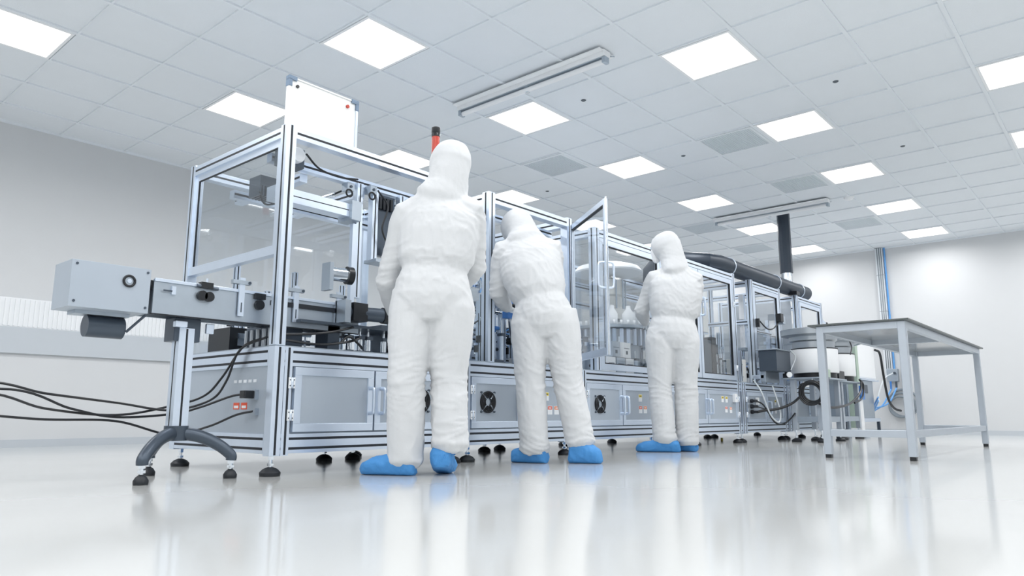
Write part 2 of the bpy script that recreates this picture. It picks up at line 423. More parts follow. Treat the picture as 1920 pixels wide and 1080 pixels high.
def base_frame(t, x0, x1, posts=(), y0=Y0, y1=Y1, left_side=False):
    m = MB()
    for z, s_ in ((.60, 1), (.157, 1)):
        m.prof((x0 + .004, y0 + .03, z), (x1 - .004, y0 + .03, z), .06, .098, 'alu', '-y', 2)
        m.prof((x0 + .004, y1 - .03, z), (x1 - .004, y1 - .03, z), .06, .098, 'alu', '+y', 2)
        for x in (x0 + .03, x1 - .03): m.prof((x, y0 + .06, z), (x, y1 - .06, z), .06, .098, 'alu', '-x' if x < (x0 + x1) / 2 else '+x', 2)
    for (x, w_) in posts:
        m.prof((x, y0 + .028, ZB0 - .002), (x, y0 + .028, ZB1), w_, .06, 'alu', '-y', 1); m.prof((x, y1 - .028, ZB0), (x, y1 - .028, ZB1), w_, .06, 'alu', '+y', 1)
    b = m.build('base_frame', t, bevel=.001)
    MB().box(x0 + .01, x1 - .01, y0 + .01, y1 - .01, ZB1, ZB1 + .006, 'alud').build('worktop', t)
    MB().box(x0 + .02, x1 - .02, y0 + .03, y1 - .03, ZB0 + .01, ZB0 + .014, 'alud').build('floor_tray', t)
    MB().box(x0 + .008, x0 + .014, y0 + .06, y1 - .06, .2, .556, 'panel').build('side_panel', t)
    MB().box(x1 - .014, x1 - .008, y0 + .06, y1 - .06, .2, .556, 'panel').build('side_panel', t)
    MB().box(x0 + .06, x1 - .06, y1 - .02, y1 - .012, .2, .556, 'panel').build('back_panel', t)
    MB().box(x0 + .03, x1 - .03, y0 + .022, y0 + .03, .2, .56, 'panel').build('front_panel', t)
    return b
def cabin(t, x0, x1, y0=Y0, y1=Y1, z0=ZB1 + .006, z1=ZT, pw=.06, glaze='lbr', topn=1, corners=True):
    m = MB(); h = pw / 2
    for x in (x0 + h, x1 - h):
        for y in (y0 + h, y1 - h):
            m.prof((x, y, z0), (x, y, z1 + .012), pw, pw, 'alu', ('-y ' if y < (y0 + y1) / 2 else '+y ') + ('-x' if x < (x0 + x1) / 2 else '+x'))
    for y in (y0 + h, y1 - h): m.prof((x0 + pw, y, z1 - h), (x1 - pw, y, z1 - h), pw, pw, 'alu', '-y' if y < 3.9 else '+y -y')
    for x in (x0 + h, x1 - h): m.prof((x, y0 + pw, z1 - h), (x, y1 - pw, z1 - h), pw, pw, 'alu', '-x +x')
    f = m.build('cabin_frame', t, bevel=.001)
    if 'l' in glaze: MB().box(x0 + h - .003, x0 + h + .003, y0 + pw, y1 - pw, z0, z1 - pw, 'glass').build('side_pane', t)
    if 'r' in glaze: MB().box(x1 - h - .003, x1 - h + .003, y0 + pw, y1 - pw, z0, z1 - pw, 'glass').build('side_pane', t)
    if 'b' in glaze: MB().box(x0 + pw, x1 - pw, y1 - h - .003, y1 - h + .003, z0, z1 - pw, 'glass2').build('back_pane', t)
    return f
def glass_door(t, x0, x1, z0, z1, y=Y0, hx=None, hz=(1.42, 1.6)):
    m = MB(); b = .05
    m.box(x0, x1, y - .012, y + .016, z0, z0 + b, 'alu'); m.box(x0, x1, y - .012, y + .016, z1 - b, z1, 'alu')
    m.box(x0, x0 + b, y - .012, y + .016, z0 + b, z1 - b, 'alu'); m.box(x1 - b, x1, y - .012, y + .016, z0 + b, z1 - b, 'alu')
    for (a0, a1, c0, c1) in ((x0 + b, x1 - b, z0 + b, z0 + b + .008), (x0 + b, x1 - b, z1 - b - .008, z1 - b), (x0 + b, x0 + b + .008, z0 + b, z1 - b), (x1 - b - .008, x1 - b, z0 + b, z1 - b)):
        m.box(a0, a1, y - .0125, y + .01, c0, c1, 'slot')
    d = m.build('glazed_door', t, bevel=.001)
    MB().box(x0 + b, x1 - b, y - .002, y + .004, z0 + b, z1 - b, 'glass').build('door_pane', d)
    if hx is not None: handle(d, hx, hz[0], hz[1], y - .012)
    return d
def air_cylinder(t, x, y, z0, z1, r=.02, m='alu'):
    b = MB(); zm = z0 + (z1 - z0) * .6
    b.cyl((x, y, z0), (x, y, zm), r, m, 14); b.box(x - r * 1.2, x + r * 1.2, y - r * 1.2, y + r * 1.2, zm, zm + .02, 'dark'); b.box(x - r * 1.2, x + r * 1.2, y - r * 1.2, y + r * 1.2, z0, z0 + .02, 'dark'); b.cyl((x, y, zm), (x, y, z1), r * .4, 'chrome', 10)
    return b.build('air_cylinder', t)
def valve_block(t, x, y, z, n=5, m='black', w=.022):
    b = MB(); b.box(x, x + n * w + .01, y, y + .05, z, z + .03, 'alud')
    for i in range(n): b.box(x + .006 + i * w, x + i * w + w, y + .005, y + .045, z + .03, z + .085, m); b.cyl((x + .017 + i * w, y + .012, z + .085), (x + .017 + i * w, y + .012, z + .1), .005, 'blue', 8)
    return b.build('valve_block', t)
def guts(t, x0, x1, y0, y1, zb, zt, n, seed):
    """the mechanism bolted inside a cabin: plates, guide columns, cylinders, brackets and hoses"""
    rn = random.Random(seed); U = rn.uniform
    for i in range(n):
        x, y = U(x0, x1), U(y0, y1); k = rn.randrange(7); h = U(.08, (zt - zb) * .6)
        if k == 0: air_cylinder(t, x, y, zb, zb + h + .1, U(.014, .028))
        elif k == 1:
            b = MB(); b.prof((x, y, zb), (x, y, zb + h + .2), .03, .03, 'alu', '-y -x', 1, .007); b.box(x - .03, x + .03, y - .03, y + .03, zb + h * .5, zb + h * .5 + .05, rn.choice(['dark', 'black', 'alud']))
            b.box(x - .04, x + .04, y - .045, y - .016, zb + h, zb + h + .03, 'chrome'); b.build('guide_column', t)
        elif k == 2:
            b = MB(); w_ = U(.05, .12); b.box(x - w_, x + w_, y - .04, y + .04, zb, zb + U(.03, .12), rn.choice(['alud', 'steel', 'dark', 'white'])); b.build('mounting_block', t, bevel=.003)
        elif k == 3: valve_block(t, x, y, zb + U(0, h), rn.randrange(3, 7), rn.choice(['black', 'white', 'black', 'blue']))
        elif k == 4:
            z = zb + h; b = MB(); pts = [(x, y, z)]
            for q in range(4): pts.append((pts[-1][0] + U(-.1, .1), pts[-1][1] + U(-.05, .05), pts[-1][2] - U(.01, h / 4)))
            b.tube(pts, U(.003, .006), rn.choice(['clearhose', 'black', 'bluehose', 'clearhose']), 6, 5); b.build('air_hose', t)
        elif k == 5:
            b = MB(); z = zb + U(.1, h + .1); L = U(.08, .2); b.cyl((x - L, y, z), (x + L, y, z), U(.006, .012), 'chrome', 10)
            b.box(x - L - .012, x - L + .012, y - .02, y + .02, zb, z + .02, 'alu'); b.box(x + L - .012, x + L + .012, y - .02, y + .02, zb, z + .02, 'alu'); b.box(x - .03, x + .02, y - .022, y + .022, z - .02, z + .025, 'dark'); b.build('linear_slide', t)
        else:
            b = MB(); z = zb + U(.05, h); b.box(x - .004, x + .004, y - .004, y + .004, zb, z, 'alu'); b.cyl((x - .035, y, z), (x + .035, y, z), .014, rn.choice(['black', 'alud', 'blue']), 12); b.cyl((x + .035, y, z), (x + .04, y, z), .008, 'chrome', 10); b.build('sensor', t)

# ---------------- first machine: the near open packing cell
A = thing('packing_machine', 'nearest aluminium framed packing machine with open front and conveyor entering its left side', 'machine', (2.0, Y0, 0))
base_frame(A, 2.0, 3.38, posts=((2.03, .06), (2.085, .045), (3.33, .05)))
d = cab_door(A, 2.125, 2.64, hx=2.61); hinge(d, 2.105, .465, Y0 - .004); hinge(d, 2.105, .30, Y0 - .004)
cab_door(A, 2.65, 3.29, hx=2.69, fan=3.0)
for x, y in ((2.03, 3.36), (2.05, 4.38), (3.32, 3.37), (3.32, 4.38), (2.9, 4.15), (3.13, 4.15)): foot(A, x, y)
cabin(A, 2.0, 3.38, glaze='rb')
m = MB(); m.prof((2.03, 3.39, 1.165), (2.03, 4.37, 1.165), .045, .05, 'alu')
m.box(2.012, 2.03, 3.39, 4.37, 1.74, 1.78, 'alu'); m.box(2.012, 2.03, 3.39, 3.43, 1.19, 1.74, 'alu'); m.box(2.012, 2.03, 4.33, 4.37, 1.19, 1.74, 'alu')
m.box(2.0105, 2.02, 3.43, 4.33, 1.734, 1.74, 'slot'); m.box(2.0105, 2.02, 4.324, 4.33, 1.19, 1.74, 'slot')
wdn = m.build('window_frame', A); MB().box(2.016, 2.022, 3.43, 4.324, 1.19, 1.734, 'glass2').build('window_pane', wdn)
# plug sockets and small stickers on the left side
m = MB(); m.box(1.985, 2.008, 3.47, 3.53, .38, .43, 'alud'); m.box(1.985, 2.008, 3.46, 3.5, .3, .335, 'alud')
for k in range(5): m.box(2.0065, 2.008, 3.5 + k * .05, 3.53 + k * .05, .47, .485, 'grid')
m.box(2.0065, 2.008, 3.58, 3.64, .33, .365, 'red'); m.box(2.0063, 2.0065, 3.588, 3.632, .336, .35, 'paper'); m.box(2.0065, 2.008, 3.66, 3.72, .33, .365, 'red'); m.box(2.0063, 2.0065, 3.668, 3.712, .336, .35, 'paper'); m.build('socket_plate', A)
# overhead gantry
m = MB(); m.prof((2.06, 3.6, 1.735), (3.32, 3.6, 1.735), .05, .05, 'alu', '-y'); m.prof((2.06, 3.56, 1.52), (2.56, 3.56, 1.52), .09, .08, 'alu', '-y', 1, .006); m.box(2.56, 2.63, 3.49, 3.63, 1.46, 1.58, 'alud'); m.build('gantry_beam', A, bevel=.001)
beams(A, 'cross_beam', [((2.3, 3.62, 1.68), (2.3, 4.37, 1.68), .05, .05, 'alu', '-x'), ((2.72, 3.62, 1.68), (2.72, 4.37, 1.68), .05, .05, 'alu', '-x +x'), ('cyl', (2.5, 3.6, 1.62), (2.5, 4.3, 1.62), .012, 'chrome'), ((2.06, 4.0, 1.6), (3.3, 4.0, 1.6), .05, .05, 'alu', '-y')])
m = MB()
for x, z0, z1 in ((2.66, 1.0, 1.72), (2.78, 1.25, 1.72), (3.0, 1.25, 1.72)): m.prof((x, 3.57, z0), (x, 3.57, z1), .045, .045, 'alu', '-y', 1, .009)
m.box(2.76, 3.03, 3.5, 3.62, 1.235, 1.255, 'alud'); m.box(2.6, 2.63, 3.53, 3.56, .95, 1.45, 'alu'); m.build('lift_column', A, bevel=.001)
m = MB(); m.box(2.81, 2.97, 3.59, 3.63, 1.3, 1.7, 'dark'); m.cyl((2.88, 3.54, 1.3), (2.88, 3.54, 1.36), .022, 'dark'); m.cyl((2.9, 3.54, 1.3), (2.9, 3.54, 1.45), .004, 'chrome', 8)
for k in range(4): m.box(2.83 + k * .03, 2.85 + k * .03, 3.57, 3.59, 1.6, 1.68, 'slot')
m.build('lift_carriage', A, bevel=.002)
m = MB(); m.lathe([(.001, -.04), (.04, -.04), (.044, -.03), (.044, .0)], (2.15, 3.48, 1.74), 'white', 24, 'y'); m.box(2.07, 2.21, 3.48, 3.56, 1.68, 1.79, 'dark'); m.build('pressure_gauge', A)
m = MB(); m.box(2.07, 2.2, 3.7, 3.82, 1.6, 1.66, 'dark')
for k in range(6): m.box(2.07 + k * .02, 2.08 + k * .02, 3.7, 3.82, 1.54, 1.6, 'dark')
m.build('valve_island', A)
for pts in ([(2.2, 3.45, 1.76), (2.3, 3.46, 1.7), (2.45, 3.47, 1.69), (2.6, 3.5, 1.72)], [(2.07, 3.7, 1.56), (2.12, 3.72, 1.5), (2.2, 3.7, 1.53), (2.24, 3.68, 1.62)], [(2.3, 3.7, 1.62), (2.4, 3.7, 1.58), (2.5, 3.68, 1.62), (2.6, 3.66, 1.68)], [(2.78, 3.53, 1.7), (2.84, 3.5, 1.6), (2.8, 3.5, 1.45), (2.86, 3.5, 1.34)]):
    MB().tube(pts, .006, 'black', 8).build('air_hose', A)
for (x, y, z) in ((2.55, 3.56, 1.65), (2.7, 3.53, 1.66), (3.05, 3.55, 1.6), (3.12, 3.55, 1.64)):
    m = MB(); m.box(x, x + .05, y - .03, y + .03, z, z + .05, 'alud'); m.torus((x + .01, y - .035, z - .02), 'y', .022, .006, 'black', 16, 6); m.cyl((x + .025, y - .035, z + .025), (x + .025, y - .03, z + .025), .009, 'dark', 10); m.build('hose_clamp', A)
m = MB(); m.box(3.03, 3.28, 3.52, 3.66, 1.45, 1.58, 'alud')
for k in range(4): m.box(3.03, 3.26, 3.515, 3.52, 1.46 + k * .03, 1.47 + k * .03, 'slot')
m.build('drive_housing', A)
# motors
def motor(t, x, y, z, L, r, m1='alu', lab=None):
    b = MB(); b.cyl((x, y, z), (x + .0, y - L, z), r, m1, 28); b.lathe([(r * 1.18, 0), (r * 1.2, -.012), (r * 1.12, -.05), (r * .6, -.052), (r * .58, -.05)], (x, y - L + .02, z), 'black', 28, 'y')
    b.lathe([(r * .5, -.054), (r * .52, -.04)], (x, y - L + .02, z), 'alu', 20, 'y'); b.box(x - r * 1.05, x + r * 1.05, y, y + .03, z - r * 1.2, z + r * 1.2, 'alud'); b.build('motor', t, label=lab)
m = MB(); m.cyl((2.40, 3.46, 1.1), (2.50, 3.44, 1.1), .04, 'chrome', 28); m.cyl((2.50, 3.44, 1.1), (2.535, 3.433, 1.1), .052, 'black', 28); m.cyl((2.535, 3.433, 1.1), (2.538, 3.4324, 1.1), .024, 'alu', 20); m.box(2.375, 2.40, 3.42, 3.5, 1.0, 1.16, 'alud'); m.build('motor', A, label='silver motor with black end ring')
m = MB(); m.cyl((2.50, 3.44, .885), (2.74, 3.40, .885), .042, 'dark', 28); m.cyl((2.74, 3.40, .885), (2.79, 3.392, .885), .048, 'black', 28); m.cyl((2.79, 3.392, .885), (2.793, 3.3915, .885), .024, 'alu', 20); m.box(2.52, 2.62, 3.38, 3.48, .835, .94, 'black'); m.box(2.46, 2.5, 3.38, 3.48, .82, .95, 'alud'); m.build('motor', A, label='dark motor lying along the front')
m = MB(); m.box(2.2, 2.95, 3.42, 3.7, .80, .815, 'dark'); m.build('motor_plate', A)
for x in (2.58, 2.66, 2.72, 2.84, 2.92): air_cylinder(A, x, 3.5, ZB1 + .006, .8, .018, 'chrome')
beams(A, 'drive_box', [('box', 2.42, 2.5, 3.48, 3.6, ZB1 + .006, .8, 'dark'), ('box', 2.9, 3.2, 3.6, 3.8, ZB1 + .006, .86, 'dark'), ('box', 2.95, 3.02, 3.56, 3.6, .68, .82, 'black'), ('box', 3.08, 3.15, 3.56, 3.6, .68, .82, 'alu')])
for pts in ([(2.1, 3.4, .72), (2.25, 3.38, .735), (2.4, 3.4, .76), (2.55, 3.42, .80)], [(2.1, 3.4, .69), (2.3, 3.38, .68), (2.5, 3.4, .71), (2.6, 3.42, .74)], [(2.45, 3.4, .7), (2.5, 3.39, .74), (2.58, 3.4, .7), (2.62, 3.42, .68)]):
    MB().tube(pts, .007, 'black', 8).build('power_cable', A)
guts(A, 2.12, 3.25, 3.75, 4.3, ZB1 + .006, 1.3, 26, 3)
# dark drives seen low through the left opening
beams(A, 'drive_box', [('box', 2.08, 2.2, 3.95, 4.2, ZB1 + .006, .80, 'black'), ('box', 2.1, 2.3, 3.55, 3.8, ZB1 + .006, .78, 'dark')])
for k in range(5): m = MB(); m.cyl((2.07, 3.5 + k * .06, ZB1 + .006), (2.07, 3.5 + k * .06, .76), .012, 'steel', 12); m.build('guide_rod', A)

# ---------------- second machine: the long assembly line with two cabins
B = thing('assembly_machine', 'long aluminium assembly machine with two glazed cabins and fan doors behind the workers', 'machine', (3.42, Y0, 0))
base_frame(B, 3.39, 7.66, posts=((3.405, .05), (4.47, .05), (4.72, .05), (5.84, .045), (7.60, .06)))
cab_door(B, 3.445, 3.945, hx=3.915, fan=3.6, hinges=3.45)
cab_door(B, 3.955, 4.445, hx=3.99, stick=((4.21, .465, 'yellow'), (4.25, .365, 'red'), (4.33, .365, 'orange')))
cab_door(B, 4.75, 5.262, hx=5.235, fan=4.93, hinges=4.755)
cab_door(B, 5.272, 5.81, hx=5.30, stick=((5.53, .475, 'yellow'), (5.53, .375, 'red'), (5.61, .375, 'orange')))
cab_door(B, 5.87, 6.84, hx=6.81)
cab_door(B, 6.85, 7.56, hx=6.88, stick=((7.17, .49, 'yellow'), (7.265, .488, 'yellow'), (7.25, .385, 'red'), (7.36, .38, 'orange')), switch=7.44, hinges=7.575)
for x, y in ((3.45, 3.37), (4.53, 3.39), (5.84, 3.4), (6.7, 3.4), (7.61, 3.37), (4.45, 4.15), (4.75, 4.25), (5.84, 4.38), (7.3, 4.1), (7.6, 4.2), (6.7, 4.38)): foot(B, x, y)
cabin(B, 3.60, 4.58, glaze='lb', pw=.065)
beams(B, 'cross_beam', [((3.665, 3.5, 1.735), (4.51, 3.5, 1.735), .04, .045, 'alu', '-y'), ((3.66, 3.9, 1.1), (4.52, 3.9, 1.1), .04, .04, 'alu', '-y'), ((3.66, 3.8, .93), (4.52, 3.8, .93), .04, .04, 'alu', '-y'), ((3.66, 3.8, .86), (4.52, 3.8, .86), .04, .04, 'alu', '-y'), ((3.66, 3.8, .72), (4.52, 3.8, .72), .04, .05, 'alu', '-y'), ((3.8, 3.6, ZB1), (3.8, 3.6, 1.12), .04, .04, 'alu', '-y')])
guts(B, 3.7, 4.48, 3.5, 4.3, ZB1 + .006, 1.4, 84, 11)
guts(B, 3.7, 4.48, 3.6, 4.0, 1.12, 1.6, 26, 12)
for k in range(9):
    x = 3.68 + .1 * k; m = MB(); m.box(x, x + .06, 3.72, 3.8, 1.13 + .03 * (k % 3), 1.24 + .04 * (k % 2), ['alud', 'dark', 'white'][k % 3]); m.cyl((x + .03, 3.7, 1.12), (x + .03, 3.7, 1.5), .008, 'chrome', 8); m.build('gripper', B)
m = MB(); m.box(3.90, 3.97, 3.42, 3.5, 1.1, 1.15, 'blue'); m.box(3.97, 4.02, 3.44, 3.5, 1.09, 1.14, 'black'); m.cyl((4.02, 3.47, 1.115), (4.045, 3.47, 1.115), .018, 'chrome', 14); m.build('blue_valve', B, bevel=.004, label='blue solenoid valve')
m = MB(); m.box(3.9, 3.99, 3.42, 3.47, .99, 1.04, 'blue'); m.build('blue_valve', B, bevel=.004, label='blue solenoid valve')
MB().tube([(3.95, 3.44, 1.0), (3.96, 3.43, .9), (3.95, 3.42, .82), (3.98, 3.41, .76), (4.03, 3.41, .75), (4.0, 3.41, .83), (4.02, 3.42, .95), (4.07, 3.44, 1.06), (4.05, 3.46, 1.14)], .006, 'clearhose').build('air_hose', B)
MB().tube([(3.5, 3.42, .7), (3.55, 3.44, .78), (3.6, 3.5, .9), (3.7, 3.55, 1.0)], .011, 'clearhose').build('air_hose', B)
m = MB(); m.sweep(spline([(4.06, 3.5, 1.1), (4.07, 3.5, .95), (4.09, 3.48, .8), (4.12, 3.45, .66)], 6), (.03, .05), 'dark', 12); m.build('cable_carrier', B)
# open glazed door, hinged at the right post of this cabin
DR = math.atan2(2.69 - 3.31, 4.10 - 4.55)
m = MB(); L = math.hypot(.45, .62); b = .04
m.box(0, L, -.012, .012, .70, .70 + b + .01, 'alu'); m.box(0, L, -.012, .012, 1.79 - b, 1.79, 'alu'); m.box(0, b * .7, -.012, .012, .75, 1.75, 'alu'); m.box(L - b * .7, L, -.012, .012, .75, 1.75, 'alu')
m.box(b * .7, L - b * .7, -.013, .013, 1.742, 1.75, 'slot'); m.cyl((L, 0, .7), (L, 0, 1.8), .008, 'chrome', 10)
def place_local(o, x, y, rz, root): o.location = (x - root.location.x, y - root.location.y, 0); o.rotation_euler = (0, 0, rz)
dd = m.build('open_door', B, local=True); place_local(dd, 4.56, 3.315, DR, B)
MB().box(b * .7, L - b * .7, -.003, .003, .75, 1.742, 'glass').build('door_pane', dd, local=True)
MB().sweep(spline([(L - .02, .012, 1.16), (L - .02, .045, 1.165), (L - .02, .055, 1.19), (L - .02, .055, 1.31), (L - .02, .045, 1.335), (L - .02, .012, 1.34)], 5), .008, 'alu', 10).build('handle', dd, local=True)
MB().sweep(spline([(L - .02, -.012, 1.16), (L - .02, -.045, 1.165), (L - .02, -.055, 1.19), (L - .02, -.055, 1.31), (L - .02, -.045, 1.335), (L - .02, -.012, 1.34)], 5), .008, 'alu', 10).build('handle', dd, local=True)
# big cabin
cabin(B, 4.90, 7.64, glaze='lrb', pw=.065)
glass_door(B, 4.97, 5.98, .665, 1.772, Y0 + .014); glass_door(B, 5.99, 6.76, .665, 1.772, Y0 + .014); glass_door(B, 6.77, 7.57, .665, 1.772, Y0 + .014, hx=6.81, hz=(1.3, 1.48))
for z in (.80, 1.5): hinge(B, 7.59, z, Y0 - .001)
beams(B, 'cross_beam', [((4.97, 4.0, 1.5), (7.57, 4.0, 1.5), .045, .045, 'alu', '-y'), ((4.97, 4.2, 1.58), (7.57, 4.2, 1.58), .06, .05, 'alu', '-y'), ((4.97, 4.0, 1.33), (7.57, 4.0, 1.33), .05, .05, 'alu', '-y')])
m = MB(); C0 = (5.9, 3.86, 0)
m.lathe([(.001, 1.62), (.10, 1.62), (.26, 1.64), (.335, 1.655), (.34, 1.67), (.30, 1.72), (.2, 1.75), (.001, 1.76)], C0, 'white', 40); m.build('white_dome', B, label='white round feeder dome')
m = MB(); m.lathe([(.16, 1.2), (.16, 1.3), (.13, 1.32), (.13, 1.42), (.15, 1.44), (.15, 1.58), (.08, 1.6), (.08, 1.62)], C0, 'cream', 36)
for k in range(12): an = k * PI / 6; m.cyl((C0[0] + .165 * math.cos(an), C0[1] + .165 * math.sin(an), 1.3), (C0[0] + .165 * math.cos(an), C0[1] + .165 * math.sin(an), 1.58), .008, 'alud', 8)
m.build('rotary_column', B)
m = MB(); m.lathe([(.36, 1.08), (.42, 1.09), (.42, 1.115), (.36, 1.125)], C0, 'alud', 48); m.lathe([(.30, .68), (.30, .94), (.34, .95), (.34, 1.08)], C0, 'alud', 48)
m.build('turntable', B)
for k in range(36):
    an = k * 2 * PI / 36; x, y = C0[0] + .385 * math.cos(an), C0[1] + .385 * math.sin(an)
    m = MB(); m.box(x - .013, x + .013, y - .013, y + .013, .93, 1.08, 'alu'); m.cyl((x, y, 1.115), (x, y, 1.16), .012, 'white', 8); m.build('turntable_holder', B)
for (dx, dy, z, r) in ((-.25, -.2, 1.125, .05), (-.1, -.28, 1.125, .06), (.12, -.26, 1.125, .055), (.26, -.12, 1.125, .05)):
    m = MB(); m.lathe([(r * .9, 0), (r, .01), (r, .1), (r * .4, .15), (r * .35, .18)], (C0[0] + dx, C0[1] + dy, z), 'white', 20); m.build('white_canister', B)
for k, (x, z, mm) in enumerate(((5.25, .66, 'white'), (5.4, .66, 'panel'), (5.55, .66, 'white'), (5.33, .8, 'panel'), (5.5, .8, 'white'))):
    m = MB(); m.box(x, x + .13, 3.46, 3.58, z, z + .135, mm); m.box(x + .02, x + .11, 3.458, 3.46, z + .08, z + .085, 'dark'); m.box(x + .05, x + .08, 3.457, 3.46, z + .03, z + .06, 'dark'); m.build('control_box', B, bevel=.004)
guts(B, 5.05, 7.0, 3.5, 4.3, ZB1 + .006, 1.25, 60, 21)
m = MB(); m.box(6.95, 7.24, 3.45, 3.8, ZB1 + .006, 1.08, 'dark'); m.box(7.24, 7.34, 3.44, 3.82, ZB1 + .006, 1.12, 'black'); m.box(7.34, 7.5, 3.5, 3.8, ZB1 + .006, 1.06, 'duct'); m.box(6.6, 6.95, 3.46, 3.75, ZB1 + .006, 1.02, 'dark'); m.build('dark_hopper', B, bevel=.004, label='dark grey steel hopper box')
m = MB(); m.box(7.13, 7.5, 3.6, 3.615, 1.2, 1.47, 'cream'); m.box(7.11, 7.52, 3.615, 3.63, 1.18, 1.49, 'alu'); m.build('white_guard', B)
for k in range(7): air_cylinder(B, 7.36 + .03 * k, 3.45 + .03 * (k % 3), ZB1 + .006, .95 + .03 * (k % 4), .013, 'chrome')
beams(B, 'guide_frame', [((6.82, 3.7, 1.17), (7.55, 3.7, 1.17), .04, .04, 'alu', '-y'), ((6.82, 3.7, 1.57), (7.55, 3.7, 1.57), .04, .04, 'alu', '-y'), ((7.05, 3.7, ZB1 + .006), (7.05, 3.7, 1.57), .04, .04, 'alu', '-y'), ('box', 6.85, 7.5, 3.68, 3.72, 1.1, 1.14, 'chrome')])

# ---------------- third machine with tall glazed door
C = thing('capping_machine', 'narrow glazed aluminium machine between the long machine and the steel sided one', 'machine', (7.7, Y0, 0))
base_frame(C, 7.67, 9.0, posts=((7.70, .05), (7.76, .05), (8.93, .05)))
cab_door(C, 7.81, 8.35, stick=()); cab_door(C, 8.36, 8.88, hx=8.40, stick=((8.6, .47, 'yellow'), (8.6, .375, 'orange')))
for z in (.3, .465): hinge(C, 7.79, z, Y0 - .001)
for x, y in ((7.74, 3.38), (8.95, 3.4), (7.75, 4.3), (8.9, 4.35)): foot(C, x, y)
m = MB()
for k in range(3): m.cyl((7.9, Y0 - .03, .33 + .06 * k), (7.9, Y0 - .004, .33 + .06 * k), .022, 'black', 12); m.box(7.87, 7.96, Y0 - .06, Y0 - .03, .315 + .06 * k, .345 + .06 * k, 'black')
m.box(8.03, 8.08, Y0 - .03, Y0 - .004, .41, .49, 'white'); m.build('plug_block', C, bevel=.002, label='black cable plugs')
cabin(C, 8.08, 8.98, glaze='b')
glass_door(C, 8.145, 8.915, .9, 1.775, Y0 + .012)
beams(C, 'side_rail', [((8.11, 3.39, 1.36), (8.11, 4.37, 1.36), .05, .05, 'alu', '-x'), ((8.11, 3.85, .66), (8.11, 3.85, 1.8), .045, .045, 'alu', '-x'), ((7.72, 3.36, .66), (7.72, 3.36, 1.0), .05, .05, 'alu', '-x -y')])
m = MB()
for z in (1.42, 1.08): m.cyl((8.3, 3.55, z), (8.3, 3.55, z + .3), .028, 'white', 16); m.cyl((8.38, 3.55, z), (8.38, 3.55, z + .3), .02, 'alu', 16)
m.box(8.24, 8.45, 3.5, 3.62, 1.36, 1.4, 'dark'); m.box(8.24, 8.45, 3.5, 3.62, 1.05, 1.08, 'alud'); m.build('twin_cylinder', C)
m = MB(); m.box(7.83, 8.05, 3.42, 3.56, ZB1 + .006, .92, 'cream'); m.cyl((7.94, 3.415, .72), (7.94, 3.42, .72), .006, 'dark', 8); m.cyl((7.94, 3.415, .86), (7.94, 3.42, .86), .006, 'dark', 8); m.build('control_box', C, bevel=.006, label='cream control box')
beams(C, 'inner_frame', [((8.2, 3.45, 1.28), (8.9, 3.45, 1.28), .035, .035, 'alu', '-y'), ((8.25, 3.45, ZB1), (8.25, 3.45, 1.28), .035, .035, 'alu', '-y'), ((8.85, 3.45, ZB1), (8.85, 3.45, 1.28), .035, .035, 'alu', '-y')])
m = MB(); m.box(8.78, 8.87, Y0 - .07, Y0 - .003, 1.42, 1.52, 'black'); m.box(8.87, 8.95, Y0 - .06, Y0 - .003, 1.40, 1.5, 'alud'); m.build('lock_motor', C, bevel=.004)
m = MB(); m.box(8.17, 8.2, Y0 - .04, Y0 - .003, 1.3, 1.4, 'black'); m.tube([(8.2, Y0 - .03, 1.38), (8.4, Y0 - .04, 1.3), (8.6, Y0 - .04, 1.32), (8.8, Y0 - .04, 1.42)], .008, 'black'); m.build('cable_holder', C)
guts(C, 7.85, 8.85, 3.6, 4.3, ZB1 + .006, 1.4, 34, 5)
guts(C, 8.2, 8.9, 3.45, 3.6, ZB1 + .006, 1.2, 10, 8)

# ---------------- fourth machine with stainless side
D = thing('labelling_machine', 'farthest aluminium machine with polished steel side panel and small glazed door', 'machine', (9.05, Y0, 0))
base_frame(D, 9.02, 10.55, posts=((9.05, .05), (9.12, .05), (10.5, .05)))
cab_door(D, 9.17, 9.8, hx=9.76); cab_door(D, 9.81, 10.45, hx=9.85, stick=((10.1, .47, 'yellow'), (10.1, .375, 'orange')))
for x, y in ((9.08, 3.4), (10.5, 3.4), (9.1, 4.35), (10.5, 4.35), (9.9, 3.5)): foot(D, x, y)
cabin(D, 9.56, 10.55, glaze='b')
m = MB(); m.box(9.55, 9.559, 3.41, 4.36, .66, 1.775, 'steel'); m.build('steel_side', D, label='polished steel side panel')
m = MB(); m.box(9.53, 9.64, 3.31, 3.42, 1.853, 1.9, 'black'); m.build('corner_bracket', D)
glass_door(D, 9.66, 10.47, .9, 1.77, Y0 + .012)
m = MB(); m.box(9.75, 10.35, 3.6, 3.9, 1.1, 1.55, 'white'); m.box(9.75, 10.35, 3.6, 3.95, .66, 1.1, 'panel'); m.build('label_unit', D, bevel=.01)
beams(D, 'side_frame', [((9.1, 3.6, 1.2), (9.54, 3.6, 1.2), .04, .04, 'alu', '-y'), ((9.1, 3.6, 1.3), (9.54, 3.6, 1.3), .04, .04, 'alu', '-y'), ((9.1, 3.6, 1.1), (9.54, 3.6, 1.1), .04, .04, 'alu', '-y'), ((9.2, 3.6, .66), (9.2, 3.6, 1.5), .04, .04, 'alu', '-y'), ((9.4, 3.6, .66), (9.4, 3.6, 1.4), .04, .04, 'alu', '-y'), ('box', 9.25, 9.35, 3.5, 3.6, 1.3, 1.5, 'white')])
m = MB(); m.sweep([(10.56, 3.4, 1.68), (10.9, 3.4, 1.60), (11.05, 3.4, 1.42)], (.014, .014), 'alu', 8); m.sweep([(10.88, 3.385, 1.61), (11.06, 3.385, 1.42)], .016, 'black', 8); m.build('guard_arm', D)
